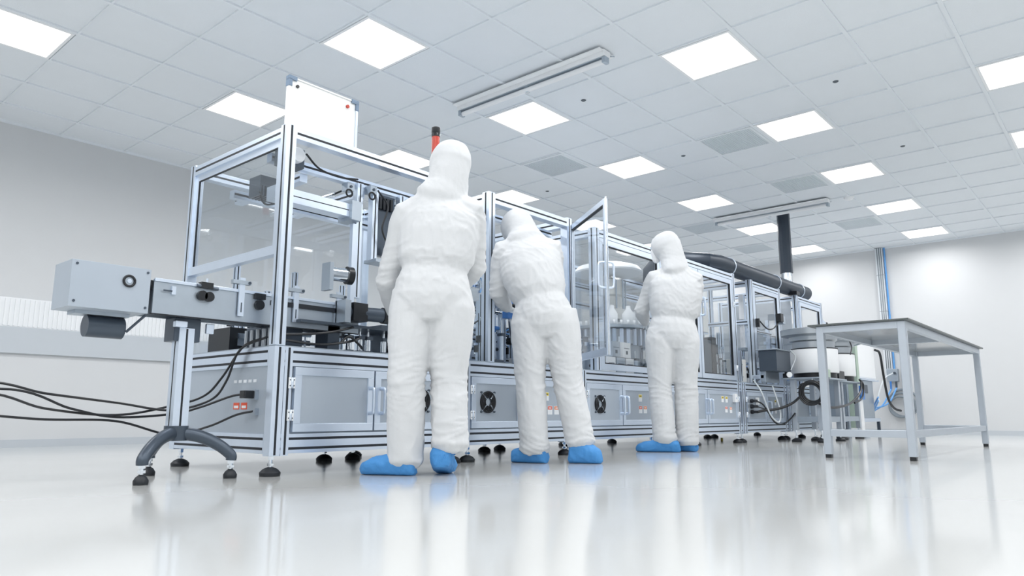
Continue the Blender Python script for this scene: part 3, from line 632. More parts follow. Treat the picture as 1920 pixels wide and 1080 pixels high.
guts(D, 9.2, 9.5, 3.4, 4.2, ZB1 + .006, 1.3, 10, 9)

# ---------------- conveyor with its arched stand
V = thing('conveyor', 'short belt conveyor on a curved black foot entering the nearest machine from the left', 'conveyor', (1.63, 3.55, 0))
m = MB(); m.box(1.44, 2.63, 3.48, 3.492, .772, .925, 'alud'); m.box(1.44, 2.63, 3.64, 3.652, .772, .925, 'alud'); m.box(1.44, 2.63, 3.472, 3.48, .925, .94, 'alu'); m.box(1.43, 2.63, 3.473, 3.48, .766, .773, 'slot'); m.box(1.44, 2.63, 3.48, 3.492, .925, .936, 'alu'); m.build('side_plate', V, bevel=.001)
MB().box(1.40, 2.62, 3.495, 3.637, .905, .93, 'rubber').build('belt', V)
m = MB(); m.box(1.08, 1.415, 3.46, 3.67, .765, .972, 'panel'); m.cyl((1.32, 3.458, .905), (1.32, 3.46, .905), .033, 'alud', 24); m.torus((1.32, 3.456, .905), 'y', .024, .006, 'black', 24); m.cyl((1.32, 3.454, .905), (1.32, 3.46, .905), .01, 'alu', 12)
for (x, z) in ((1.4, .955), (1.4, .79), (1.1, .955), (1.1, .79)): m.cyl((x, 3.456, z), (x, 3.46, z), .006, 'dark', 8)
m.build('drive_cover', V, bevel=.004, label='grey end cover with round bearing')
m = MB(); m.cyl((1.2, 3.6, .70), (1.36, 3.6, .70), .05, 'dark', 24); m.box(1.14, 1.37, 3.55, 3.65, .748, .766, 'alud'); m.sweep([(1.36, 3.55, .68), (1.43, 3.52, .765)], .006, 'dark', 8); m.build('drive_motor', V)
m = MB(); m.cyl((1.67, 3.46, .882), (1.67, 3.48, .882), .025, 'black', 16); m.cyl((1.705, 3.46, .88), (1.705, 3.48, .88), .025, 'black', 16); m.box(1.66, 1.72, 3.46, 3.5, .92, .95, 'black'); m.sweep([(1.64, 3.47, .93), (1.75, 3.47, .925)], .009, 'dark', 8); m.cyl((1.69, 3.47, .93), (1.69, 3.47, .97), .006, 'alu'); m.build('clamp_knob', V, label='black clamp knobs')
m = MB(); m.cyl((1.98, 3.46, .87), (1.98, 3.48, .87), .026, 'black', 16); m.box(1.95, 2.01, 3.46, 3.5, .9, .93, 'black'); m.build('clamp_knob', V)
for x in (1.86, 2.18, 2.46):
    m = MB(); m.box(x, x + .03, 3.462, 3.472, .8, 1.0, 'alu'); m.box(x + .012, x + .018, 3.461, 3.463, .82, .87, 'dark'); m.box(x - .04, x + .06, 3.455, 3.48, .965, .985, 'alud'); m.cyl((x + .05, 3.45, .975), (x + .05, 3.49, .975), .008, 'dark', 8); m.build('rail_bracket', V)
m = MB(); m.box(1.52, 1.54, 3.468, 3.48, .87, .91, 'alu'); m.cyl((1.48, 3.465, .885), (1.52, 3.465, .885), .004, 'dark', 6); m.build('latch', V)
MB().box(2.05, 2.6, 3.471, 3.48, .88, .905, 'slot').build('belt_slot', V)
m = MB(); m.box(1.57, 1.70, 3.52, 3.63, .655, .77, 'dark'); m.box(1.72, 1.76, 3.5, 3.52, .7, .75, 'alu'); m.box(1.56, 1.62, 3.49, 3.52, .72, .75, 'alu'); m.build('column_clamp', V, bevel=.004)
m = MB(); m.prof((1.63, 3.55, .24), (1.63, 3.55, .72), .075, .075, 'alu', '-y -x +x', 1, .01); m.build('column', V, bevel=.002)
m = MB()
def arch(p, q, hgt): 
    c = Vector((1.63, 3.55, .215)); P_ = Vector(p)
    pts = [c]
    for t_, z in ((.3, .207), (.55, .187), (.78, .155), (.93, .125)): v = c.lerp(P_, t_); pts.append(Vector((v.x, v.y, z)))
    pts.append(Vector((P_.x, P_.y, .105))); pts.append(Vector((P_.x, P_.y, .085)))
    return spline(pts, 5)
for p in ((1.41, 3.37, 0), (1.84, 3.40, 0), (1.64, 3.84, 0)):
    pts = arch(p, 0, 0); n_ = len(pts); m.sweep(pts, [(.032 - .008 * i / n_, .03 - .004 * i / n_) for i in range(n_)], 'dark', 14)
m.cyl((1.63, 3.55, .18), (1.63, 3.55, .25), .055, 'dark', 20)
m.build('arched_foot', V, label='curved black cast foot')
for x, y in ((1.41, 3.37), (1.84, 3.40), (1.64, 3.84)): foot(V, x, y, .09, .032)
# cables running behind the conveyor stand
cab = [([(2.0, 3.5, .405), (1.96, 3.62, .40), (1.85, 3.75, .34), (1.75, 3.85, .305), (1.5, 3.9, .29), (1.3, 3.92, .33), (1.0, 4.0, .42), (.4, 4.4, .3), (-.4, 4.9, .02)], 'black power cable with a plug in the side of the nearest machine'),
       ([(2.0, 3.48, .32), (1.97, 3.6, .30), (1.9, 3.75, .24), (1.75, 3.85, .20), (1.5, 3.9, .27), (1.2, 3.95, .28), (.8, 4.1, .3), (.2, 4.5, .2), (-.4, 4.8, .01)], 'black cable leaving the lower socket of the nearest machine'),
       ([(2.02, 3.42, .70), (1.99, 3.6, .66), (1.96, 3.75, .5), (1.9, 3.82, .40), (1.75, 3.88, .345), (1.5, 3.92, .30), (1.2, 3.95, .33), (.9, 4.05, .4), (.3, 4.5, .25), (-.4, 5.0, .01)], 'upper black cable of the pair hanging from the worktop of the nearest machine'),
       ([(2.02, 3.43, .70), (1.98, 3.62, .64), (1.97, 3.72, .48), (1.93, 3.8, .38), (1.75, 3.86, .325), (1.5, 3.9, .36), (1.2, 3.95, .4), (.9, 4.1, .45), (.3, 4.6, .3), (-.4, 5.1, .01)], 'lower black cable of the pair hanging from the worktop of the nearest machine')]
for pts, lab in cab: tag(MB().tube([(p[0] - .012, p[1], p[2]) for p in pts], .006, 'black', 8).build('power_cable'), lab, 'cable', 'cables behind the conveyor stand')
m = MB(); m.box(1.93, 1.985, 3.475, 3.525, .385, .425, 'black'); tag(m.build('power_plug', bevel=.004), 'black power plug in the side of the nearest machine', 'plug')

# whiteboard on top of the first machine, signal tower
W = thing('whiteboard', 'small whiteboard with blue-grey corners standing on top of the nearest machine', 'whiteboard', (2.24, 3.37, ZT + .0))
MB().box(2.02, 2.465, 3.36, 3.375, ZT + .001, 2.13, 'board').build('board', W)
m = MB(); m.box(2.01, 2.025, 3.354, 3.38, ZT + .001, 2.135, 'white'); m.box(2.46, 2.475, 3.354, 3.38, ZT + .001, 2.135, 'alu'); m.box(2.01, 2.475, 3.354, 3.38, 2.128, 2.136, 'white'); m.build('frame', W)
for x, s_ in ((2.008, 1), (2.477, -1)):
    m = MB(); m.box(x, x + s_ * .05, 3.35, 3.384, 2.118, 2.14, 'cornerblue'); m.box(x, x + s_ * .02, 3.35, 3.384, 2.08, 2.12, 'cornerblue'); m.build('corner', W)
tag(MB().cyl((2.065, 3.352, 2.09), (2.065, 3.36, 2.09), .009, 'black', 16).build('board_magnet'), 'small dark round magnet at the left of the whiteboard', 'magnet')
tag(MB().cyl((2.40, 3.350, 2.085), (2.40, 3.36, 2.085), .010, 'redlamp', 16).build('board_magnet'), 'small red round magnet at the right of the whiteboard', 'magnet')
S = thing('signal_tower', 'red and black signal lamp column on top of the nearest machine behind the tall worker', 'signal lamp', (3.11, 3.36, ZT))
m = MB(); m.cyl((3.11, 3.36, ZT), (3.11, 3.36, ZT + .12), .012, 'alud'); m.build('post', S)
m = MB(); m.cyl((3.11, 3.36, ZT + .12), (3.11, 3.36, ZT + .27), .026, 'redlamp', 20); m.build('red_lens', S)
m = MB(); m.lathe([(.028, 0), (.029, .02), (.027, .024), (.029, .03), (.029, .062), (.02, .068)], (3.11, 3.36, ZT + .27), 'black', 20); m.build('cap', S)

# ---------------- exhaust duct
H = thing('exhaust_duct', 'thick dark grey exhaust pipe on the machine tops with a riser to the ceiling', 'duct', (7.3, 3.45, 1.96))
m = MB(); pts = [(10.25, 3.45, 1.965), (9.0, 3.45, 1.965), (7.6, 3.45, 1.965)]
m.sweep([(10.25, 3.45, 1.965), (7.5, 3.45, 1.965), (7.34, 3.5, 1.965), (7.32, 3.62, 1.985), (7.5, 4.05, 2.1), (7.5, 4.2, 2.08), (7.5, 4.3, 1.98), (7.5, 4.3, 1.86)], .098, 'duct', 28); m.build('horizontal_pipe', H)
m = MB(); m.sweep([(9.6, 3.45, 2.16), (9.6, 3.45, CZ)], .082, 'duct', 10, sm=False); m.build('riser', H)
m = MB(); m.cyl((9.6, 3.45, 2.04), (9.6, 3.45, 2.16), .07, 'chrome', 20); m.build('riser_collar', H, label='silver collar')
for x in (7.75, 9.1, 9.95):
    m = MB(); m.torus((x, 3.45, 1.965), 'x', .102, .006, 'alu', 32, 6); m.box(x - .008, x + .008, 3.445, 3.455, ZT + .012, 1.87, 'alu'); m.build('clamp_ring', H)

# ---------------- bowl feeders on their steel stand
def steel_stand(name, lab, x0, x1, y0, y1, zt, legs, rail_z=None, cat='stand'):
    t = thing(name, lab, cat, ((x0 + x1) / 2, (y0 + y1) / 2, 0))
    MB().box(x0, x1, y0, y1, zt - .018, zt, 'alud').build('plate', t, bevel=.002)
    for x, y in legs:
        MB().box(x - .028, x + .028, y - .028, y + .028, .13, zt - .018, 'tube').build('leg', t, bevel=.004); foot(t, x, y, .13, .055)
    if rail_z:
        xs = sorted(set(p[0] for p in legs)); ys = sorted(set(p[1] for p in legs)); r = MB()
        for y in ys: r.box(xs[0] + .028, xs[-1] - .028, y - .02, y + .02, rail_z - .03, rail_z + .03, 'alud')
        for x in (xs[0], xs[-1]): r.box(x - .02, x + .02, ys[0] + .028, ys[-1] - .028, rail_z - .03, rail_z + .03, 'alud')
        r.build('stretcher', t)
    return t
steel_stand('feeder_stand', 'grey steel stand with square legs under the nearer bowl feeder', 8.25, 9.08, 2.64, 3.1, .71, ((8.33, 3.0), (8.95, 3.0), (8.33, 2.72), (8.95, 2.72)), .25)
steel_stand('feeder_stand', 'grey steel stand with square legs under the farther bowl feeder', 9.12, 10.15, 2.74, 3.14, .71, ((9.4, 3.05), (10.05, 3.05), (9.4, 2.82), (10.05, 2.82)), .25)
def bowl_feeder(lab, x, y, r, rb, z0=.71):
    t = thing('bowl_feeder', lab, 'bowl feeder', (x, y, z0), 0, None)
    m = MB(); m.lathe([(r * .9, 0), (r * .9, .06), (r * .6, .07)], (x, y, z0), 'black', 36); m.build('base', t)
    MB().lathe([(r * .98, .062), (r, .07), (r, .33), (r * .98, .338), (r * .3, .34)], (x, y, z0), 'white', 48).build('drum', t)
    MB().lathe([(r * 1.005, .335), (r * 1.01, .345), (r * .9, .35)], (x, y, z0), 'black', 48).build('drum_rim', t)
    m = MB(); m.lathe([(r * .88, .345), (r * .9, .42), (r * 1.0, .435), (r * 1.02, .48), (rb * .9, .49), (rb, .5), (rb * 1.02, .565), (rb, .57), (rb * .9, .56), (r * .9, .47), (r * .4, .44), (.01, .46)], (x, y, z0), 'steel', 56)
    m.build('bowl', t, label='stainless spiral bowl')
    m = MB(); pts = [(x + (rb * .96 - .02 * k / 20) * math.cos(-2.4 + k * .2), y + (rb * .96 - .02 * k / 20) * math.sin(-2.4 + k * .2), z0 + .5 - .004 * k) for k in range(26)]
    m.sweep(pts, (.004, .02), 'alud', 8); m.build('spiral_track', t)
    return t
bowl_feeder('nearer round bowl feeder with white drum and stainless bowl beside the steel table leg', 8.72, 2.88, .26, .35)
bowl_feeder('farther round bowl feeder with white drum, half hidden behind the steel table leg', 9.68, 2.95, .24, .33)
m = MB(); m.lathe([(.05, 0), (.22, .03), (.28, .06), (.29, .09), (.27, .1), (.15, .07)], (10.34, 3.02, 1.2), 'clearhose', 40); m.cyl((10.34, 3.02, 0), (10.34, 3.02, 1.22), .02, 'alud'); tag(m.build('plastic_dish'), 'wide pale plastic dish on a thin post right of the bowl feeders', 'dish')
m = MB(); m.box(7.98, 8.4, 3.04, 3.24, .78, 1.01, 'dark'); m.box(7.95, 8.43, 3.02, 3.26, 1.01, 1.022, 'alud'); m.box(8.0, 8.4, 3.18, 3.24, .66, .78, 'alud'); m.box(8.0, 8.4, 3.2, 3.335, .70, .74, 'alu')
tag(m.build('parts_hopper', bevel=.003), 'dark steel rectangular hopper box left of the nearer bowl feeder', 'hopper')
t = thing('pressure_regulator', 'small round air gauge with black regulator under the dark hopper', 'gauge', (8.3, 3.03, .711))
m = MB(); m.box(8.27, 8.33, 3.03, 3.09, .711, .76, 'black'); m.cyl((8.30, 3.06, .76), (8.30, 3.06, .775), .018, 'black'); m.build('regulator', t)
m = MB(); m.cyl((8.26, 3.01, .745), (8.29, 3.03, .745), .033, 'chrome', 20); m.cyl((8.257, 3.008, .745), (8.26, 3.01, .745), .028, 'white', 20); m.build('gauge_dial', t)
m = MB(); m.box(8.30, 8.52, 2.645, 2.69, .711, .80, 'green'); tag(m.build('junction_box', bevel=.004), 'pale green control box on the front edge of the nearer feeder stand', 'box')
m = MB(); m.box(9.16, 9.38, 2.75, 2.81, .711, .82, 'black'); tag(m.build('junction_box', bevel=.004), 'black control box on the front edge of the farther feeder stand', 'box')
def wires(pts, r, m, lab, grp=None, name='cable'): return tag(MB().tube(pts, r, m, 8).build(name), lab, 'cable' if m == 'black' else 'hose', grp)
m = MB()
for k in range(7): m.torus((8.22 - .008 * (k % 3), 2.75 + .004 * k, .55 - .004 * k), 'x', .105 + .011 * (k % 3), .009, 'black', 32, 6)
m.sweep([(8.22, 2.76, .55 + .11), (8.27, 2.76, .705)], .004, 'clearhose', 6)
tag(m.build('cable_coil'), 'coiled black cable hanging under the nearer bowl feeder', 'cable')
wires([(7.96, Y0 - .045, .33), (8.0, 3.22, .345), (8.1, 3.1, .365), (8.18, 2.98, .42), (8.2, 2.88, .50)], .014, 'black', 'thick black cable from the plugs on the machine to the cable coil')
wires([(7.96, Y0 - .045, .45), (8.0, 3.22, .40), (8.1, 3.15, .22), (8.22, 3.1, .2), (8.27, 3.04, .25), (8.28, 2.98, .32)], .008, 'black', 'thin black cable sagging in a loop below the machine plugs')
wires([(7.96, Y0 - .045, .39), (8.02, 3.2, .36), (8.1, 3.12, .36)], .006, 'black', 'thin black cable joining the thick one beside the machine plugs')
wires([(8.4, 2.63, .70), (8.3, 2.62, .66), (8.24, 2.66, .66), (8.2, 2.85, .64), (8.2, 2.9, .58)], .008, 'black', 'short black cable looping down from the front of the nearer feeder')
wires([(8.24, 2.7, .42), (8.5, 2.66, .38), (8.9, 2.64, .40), (9.4, 2.68, .46), (9.8, 2.7, .58), (9.95, 2.72, .72)], .014, 'black', 'thick black cable running right from the cable coil to the farther stand')
wires([(9.9, 2.73, .74), (9.98, 2.71, .68), (9.9, 2.7, .54), (9.7, 2.68, .48), (9.45, 2.68, .44)], .011, 'black', 'black cable bundle at the right end of the farther feeder stand')
wires([(7.95, 3.3, .68), (7.9, 3.2, .55), (8.0, 3.15, .3), (8.1, 3.1, .22), (8.15, 3.1, .35), (8.1, 3.15, .62)], .008, 'clearhose', 'milky thin hose looping in front of the third machine', None, 'air_hose')
wires([(8.36, 3.02, 1.03), (8.4, 2.98, .95), (8.34, 3.02, .8)], .006, 'clearhose', 'milky thin hose from the dark hopper to the gauge', None, 'air_hose')
wires([(9.1, 2.6, 1.2), (9.15, 2.58, 1.1), (9.05, 2.57, 1.0)], .007, 'black', 'short black cable in front of the farther bowl feeder')

# ---------------- cabinet, tank and services on the end wall
t = thing('equipment_cabinet', 'white cabinet over a dark grey box standing near the end wall', 'cabinet', (11.3, 3.2, 0))
MB().box(10.9, 11.75, 3.0, 3.5, .80, 1.33, 'white').build('upper_box', t, bevel=.03)
m = MB(); m.box(10.95, 11.6, 3.02, 3.48, .25, .78, 'alud'); m.box(11.05, 11.3, 3.01, 3.02, .6, .72, 'dark'); m.build('lower_box', t, bevel=.005)
m = MB(); m.box(10.8, 10.9, 3.0, 3.15, .12, 1.33, 'green'); m.build('side_column', t)
beams(t, 'shelf', [('box', 10.905, 11.8, 2.98, 3.52, .781, .799, 'alu'), ('box', 10.9, 11.8, 3.0, 3.5, .2, .249, 'alu')])
for x in (10.95, 11.75):
    for y in (3.02, 3.48): MB().box(x - .02, x + .02, y - .02, y + .02, 0, .2, 'dark').build('leg', t)
m = MB(); m.box(10.35, 10.5, 2.84, 2.92, .50, .64, 'blue'); m.cyl((10.42, 2.88, .62), (10.42, 2.88, .68), .03, 'blue')
for k in range(3): m.cyl((10.37 + .05 * k, 2.88, .02), (10.37 + .05 * k, 2.88, .5), .018, 'white')
m.box(10.33, 10.52, 2.82, 2.94, 0, .03, 'alud'); tag(m.build('air_filter'), 'blue air filter head with white tubes behind the feeder stand', 'filter')
for k, y in enumerate((3.12, 3.0)):
    pass
m = MB(); m.box(XW - .05, XW, 3.02, 3.13, .9, CZ, 'grid'); 
for z in (2.55, 1.95, 1.35): m.box(XW - .054, XW, 3.01, 3.14, z, z + .015, 'base')
for y in (3.04, 3.07, 3.1): m.cyl((XW - .055, y, .95), (XW - .055, y, CZ), .006, 'greyhose', 8)
tag(m.build('wall_cable_duct'), 'pale blue-grey cable duct running up the end wall to the ceiling', 'cable duct')
tag(MB().cyl((XW - .025, 2.995, .9), (XW - .025, 2.995, CZ), .014, 'bluehose', 10).build('wall_pipe'), 'thin blue pipe beside the cable duct on the end wall', 'pipe')
m = MB(); m.box(XW - .09, XW, 2.94, 3.1, .82, 1.02, 'alud'); m.cyl((XW - .13, 2.98, .95), (XW - .09, 2.98, .95), .02, 'dark'); m.cyl((XW - .1, 2.97, .82), (XW - .1, 2.97, .72), .015, 'dark'); m.cyl((XW - .1, 3.05, .82), (XW - .1, 3.05, .7), .015, 'blue'); tag(m.build('air_manifold', bevel=.004), 'small metal air manifold at the foot of the blue pipe on the end wall', 'manifold')
tag(MB().cyl((XW - .03, 2.85, .66), (XW - .03, 2.85, 1.4), .03, 'alud', 12).build('wall_pipe'), 'short grey pipe on the end wall above the hose coil', 'pipe')
m = MB()
for k in range(3): m.torus((XW - .05 - .02 * k, 2.90 + .02 * k, .48 - .03 * k), 'x', .21 - .025 * k, .017, 'greyhose', 36, 8)
tag(m.build('hose_coil'), 'grey hose coil hanging on the end wall', 'hose')
wires([(XW - .1, 2.97, .72), (12.6, 3.05, .5), (12.3, 3.1, .42), (11.9, 3.1, .42), (11.6, 2.96, .55)], .012, 'bluehose', 'blue hose from the manifold sagging toward the cabinet', None, 'air_hose')
wires([(XW - .1, 3.05, .7), (12.5, 3.12, .46), (12.2, 3.15, .38), (11.9, 3.1, .37), (11.6, 2.96, .5)], .012, 'bluehose', 'lower blue hose from the manifold sagging toward the cabinet', None, 'air_hose')
wires([(XW - .12, 3.0, .95), (12.4, 3.05, .85), (12.0, 3.05, .6), (11.6, 2.95, .48)], .01, 'clearhose', 'milky hose stretched from the manifold to the cabinet', None, 'air_hose')
wires([(11.72, 2.98, 1.25), (11.85, 2.95, 1.2), (11.95, 2.95, .9), (12.1, 2.95, .55), (12.4, 2.95, .40), (XW - .1, 2.94, .36)], .018, 'black', 'black hose running from the white cabinet down to the hose coil')

# ---------------- steel table at the right
TX0, TX1, TY0, TY1, TZ = 5.50, 8.45, 1.195, 1.79, .945
t = thing('steel_table', 'bare steel work table with square legs at the right in front of the feeders', 'table', ((TX0 + TX1) / 2, (TY0 + TY1) / 2, 0))
MB().box(TX0 - .03, TX1 + .03, TY0 - .03, TY1 + .05, TZ, TZ + .012, 'tabletop').build('tabletop', t, bevel=.002, label='thin dark table sheet')
m = MB(); m.box(TX0, TX1, TY0, TY0 + .04, TZ - .05, TZ, 'tube'); m.box(TX0, TX1, TY1 - .04, TY1, TZ - .05, TZ, 'tube'); m.box(TX0, TX0 + .04, TY0 + .04, TY1 - .04, TZ - .05, TZ, 'tube'); m.box(TX1 - .04, TX1, TY0 + .04, TY1 - .04, TZ - .05, TZ, 'tube'); m.box(6.8, 6.84, TY0 + .04, TY1 - .04, TZ - .05, TZ - .002, 'tube'); m.build('apron', t, bevel=.003)
MB().box(TX0 + .04, TX1 - .04, TY0 + .04, TY1 - .04, TZ - .006, TZ, 'under').build('underside', t)
for x in (TX0 + .025, TX1 - .025):
    for y in (TY0 + .025, TY1 - .025):
        l_ = MB().box(x - .026, x + .026, y - .026, y + .026, .025, TZ - .001, 'tube').build('leg', t, bevel=.004); MB().box(x - .02, x + .02, y - .02, y + .02, 0, .026, 'black').build('end_cap', l_)
m = MB(); m.box(TX0 + .005, TX0 + .045, TY0 + .05, TY1 - .05, .15, .2, 'tube'); m.box(TX1 - .045, TX1 - .005, TY0 + .05, TY1 - .05, .15, .2, 'tube'); m.box(TX0 + .05, TX1 - .05, TY0 + .005, TY0 + .045, .15, .2, 'tube'); m.build('stretcher', t, bevel=.003)
tag(MB().box(8.15, 8.17, 3.8, 3.82, 0, .03, 'yellow').build('floor_marker'), 'tiny yellow block on the floor under the far machines', 'block')

# ------------------------------------------------------------------ people
def bake(o):
    q = bpy.data.objects.new('q', o.data); SC.collection.objects.link(q)
    for md in o.modifiers:
        n_ = q.modifiers.new(md.name, md.type)
        for a_ in ('mode', 'voxel_size', 'iterations', 'factor', 'levels', 'render_levels'):
            if hasattr(md, a_): setattr(n_, a_, getattr(md, a_))
    dg = bpy.context.evaluated_depsgraph_get()
    me = bpy.data.meshes.new_from_object(q.evaluated_get(dg)); bpy.data.objects.remove(q)
    return me
LAYER = bpy.context.view_layer.layer_collection.children['place']; LAYER.exclude = True
def remesh(o, vox, smooth):
    r = o.modifiers.new('r', 'REMESH'); r.mode = 'VOXEL'; r.voxel_size = vox
    s_ = o.modifiers.new('s', 'SMOOTH'); s_.iterations = smooth; s_.factor = .5
    old = o.data; me = bake(o)
    o.modifiers.clear(); o.data = me
    if not me.materials:
        for k in old.materials: me.materials.append(k)
    for p in me.polygons: p.use_smooth = True
    return me
def wrinkle(me, amp, folds, seed=0):
    """cloth folds: folds = list of (centre, radius, strength, kind); kind h = sagging horizontal folds, v = gathered pleats"""
    def ridge(q, k=2.0): return (1 - min(1, abs(noise.noise(q)) * k)) ** 2
    sd_ = Vector((seed * 7.1, seed * 3.3, 0)); out = []
    for v in me.vertices:
        p = v.co; n = v.normal
        wp = p + Vector((noise.noise(p * 3 + sd_), noise.noise(p * 3 + sd_ + Vector((9, 0, 0))), noise.noise(p * 3 + sd_ + Vector((0, 9, 0))))) * .14
        dn = noise.noise(p * 2.6 + sd_) * .9
        off = amp * (ridge(Vector((wp.x * 6 + wp.z * 3, wp.y * 6, wp.z * 5)) + sd_) - .3) * .9 + amp * dn
        off += amp * .45 * (ridge(Vector((wp.x * 13, wp.y * 13, wp.z * 3)) + sd_ * 2, 2.4) - .3)
        for (c, r, s_, kd) in folds:
            e = math.exp(-((p - Vector(c)).length / r) ** 2)
            if e < .03: continue
            if kd == 'h': w_ = ridge(Vector((wp.x * 5 + wp.z * 5, wp.y * 5, wp.z * 24)) + sd_, 2.6) * 1.8 - .7
            elif kd == 'd': w_ = ridge(Vector((wp.x * 12 + wp.z * 14, wp.y * 9, wp.z * 9 - wp.x * 10)) + sd_, 2.4) * 1.7 - .6
            else: w_ = math.sin(math.atan2(p.y - c[1], p.x - c[0]) * 34 + 3 * noise.noise(p * 6)) * .8
            off += s_ * e * w_
        out.append(p + n * off)
    for v, q in zip(me.vertices, out): v.co = q
def shoe(parent, heel, toe, hgt=.11, wdt=.056, lift=0.0, seed=0):
    """elastic blue cover over a shoe, heel and toe given on the floor in the person's frame"""
    h, t_ = Vector(heel), Vector(toe); d = t_ - h; L = d.length; u = d.normalized(); s_ = Vector((-u.y, u.x, 0))
    m = MB(); rings = []
    for f, wd, hh in ((-.05, .25, .35), (-.03, .62, .62), (.04, .86, .9), (.15, .98, 1.05), (.3, 1.0, 1.08), (.45, 1.0, .98), (.6, 1.04, .84), (.75, 1.1, .74), (.88, 1.02, .66), (.96, .78, .56), (1.02, .3, .34)):
        c = h + d * f; ring = []; H_ = hgt * hh
        for j in range(18):
            a = 2 * PI * j / 18; x, z = math.cos(a), math.sin(a)
            xx = math.copysign(abs(x) ** .8, x)
            zz = (H_ * .5 + z * H_ * .5) if z > 0 else max(H_ * .5 + z * H_ * .62, 0)
            ring.append(c + s_ * (xx * wdt * wd) + Vector((0, 0, zz)))
        rings.append(ring)
    m.rings(rings, 'shoe')
    o = m.build('shoe_cover', parent, local=True)
    ss = o.modifiers.new('s', 'SUBSURF'); ss.levels = 2; ss.render_levels = 2
    me = bake(o); o.modifiers.clear(); o.data = me
    zmin = min(v.co.z for v in me.vertices)
    for v in me.vertices:
        v.co.z -= zmin
        e = v.co.z / hgt; q = v.co - h; al = q.dot(u) / L; ac = q.dot(s_)
        if e > .08: v.co += v.normal * .005 * ((1 - min(1, abs(noise.noise(Vector((al * 5, ac * 12, v.co.z * 14)) + Vector((seed, 0, 0)))) * 3)) * 1.2 + noise.noise(v.co * 16 + Vector((seed, 0, 0)))) 
        v.co.z = max(v.co.z, 0.0) + .001
    if lift:
        for v in me.vertices:
            al = max(0, 1 - (v.co - h).dot(u) / (L * .6)); v.co.z += lift * al
    for p in me.polygons: p.use_smooth = True
    return o
def hand(parent, wrist, direction, palm_n, curl=.6, side=1, mat_='glove', name='glove'):
    """gloved hand: palm plus five separate bent fingers, rooted in the palm, thumb from its side"""
    w_, d = Vector(wrist), Vector(direction).normalized(); n = Vector(palm_n); n = (n - d * n.dot(d)).normalized(); s_ = d.cross(n).normalized() * side
    m = MB(); K = mat_
    m.sweep([w_ - d * .04, w_, w_ + d * .035, w_ + d * .075, w_ + d * .09], [(.022, .028), (.022, .03), (.016, .04), (.014, .044), (.010, .040)], K, 14, up=n, round_ends=True)
    for i, (off, L, r) in enumerate(((.033, .070, .0088), (.011, .080, .0092), (-.011, .074, .0088), (-.032, .058, .0078))):
        p = w_ + d * .08 + s_ * off; pts = [p - d * .02]; dirv = d.copy(); cc = curl * (1 + .12 * i)
        pts.append(p)
        for k, fr in enumerate((.42, .33, .25)):
            dirv = (dirv * math.cos(cc * .62) + n * math.sin(cc * .62)).normalized() if True else dirv
            p = p + dirv * L * fr; pts.append(p)
        m.sweep(pts, [(r, r), (r * 1.05, r * 1.05), (r, r), (r * .92, r * .92), (r * .8, r * .8)], K, 10, round_ends=True)
    p = w_ + d * .02 + s_ * .032; dv = (d * .7 + s_ * .65 + n * .25).normalized(); pts = [p - s_ * .012, p, p + dv * .032]; dv2 = (d * .9 + s_ * .15 + n * .5).normalized(); pts.append(pts[-1] + dv2 * .028); pts.append(pts[-1] + dv2 * .02)
    m.sweep(pts, [(.013, .013), (.0125, .0125), (.011, .011), (.0098, .0098), (.0085, .0085)], K, 10, round_ends=True)
    o = m.build(name, parent, local=True); me = remesh(o, .004, 3); return o
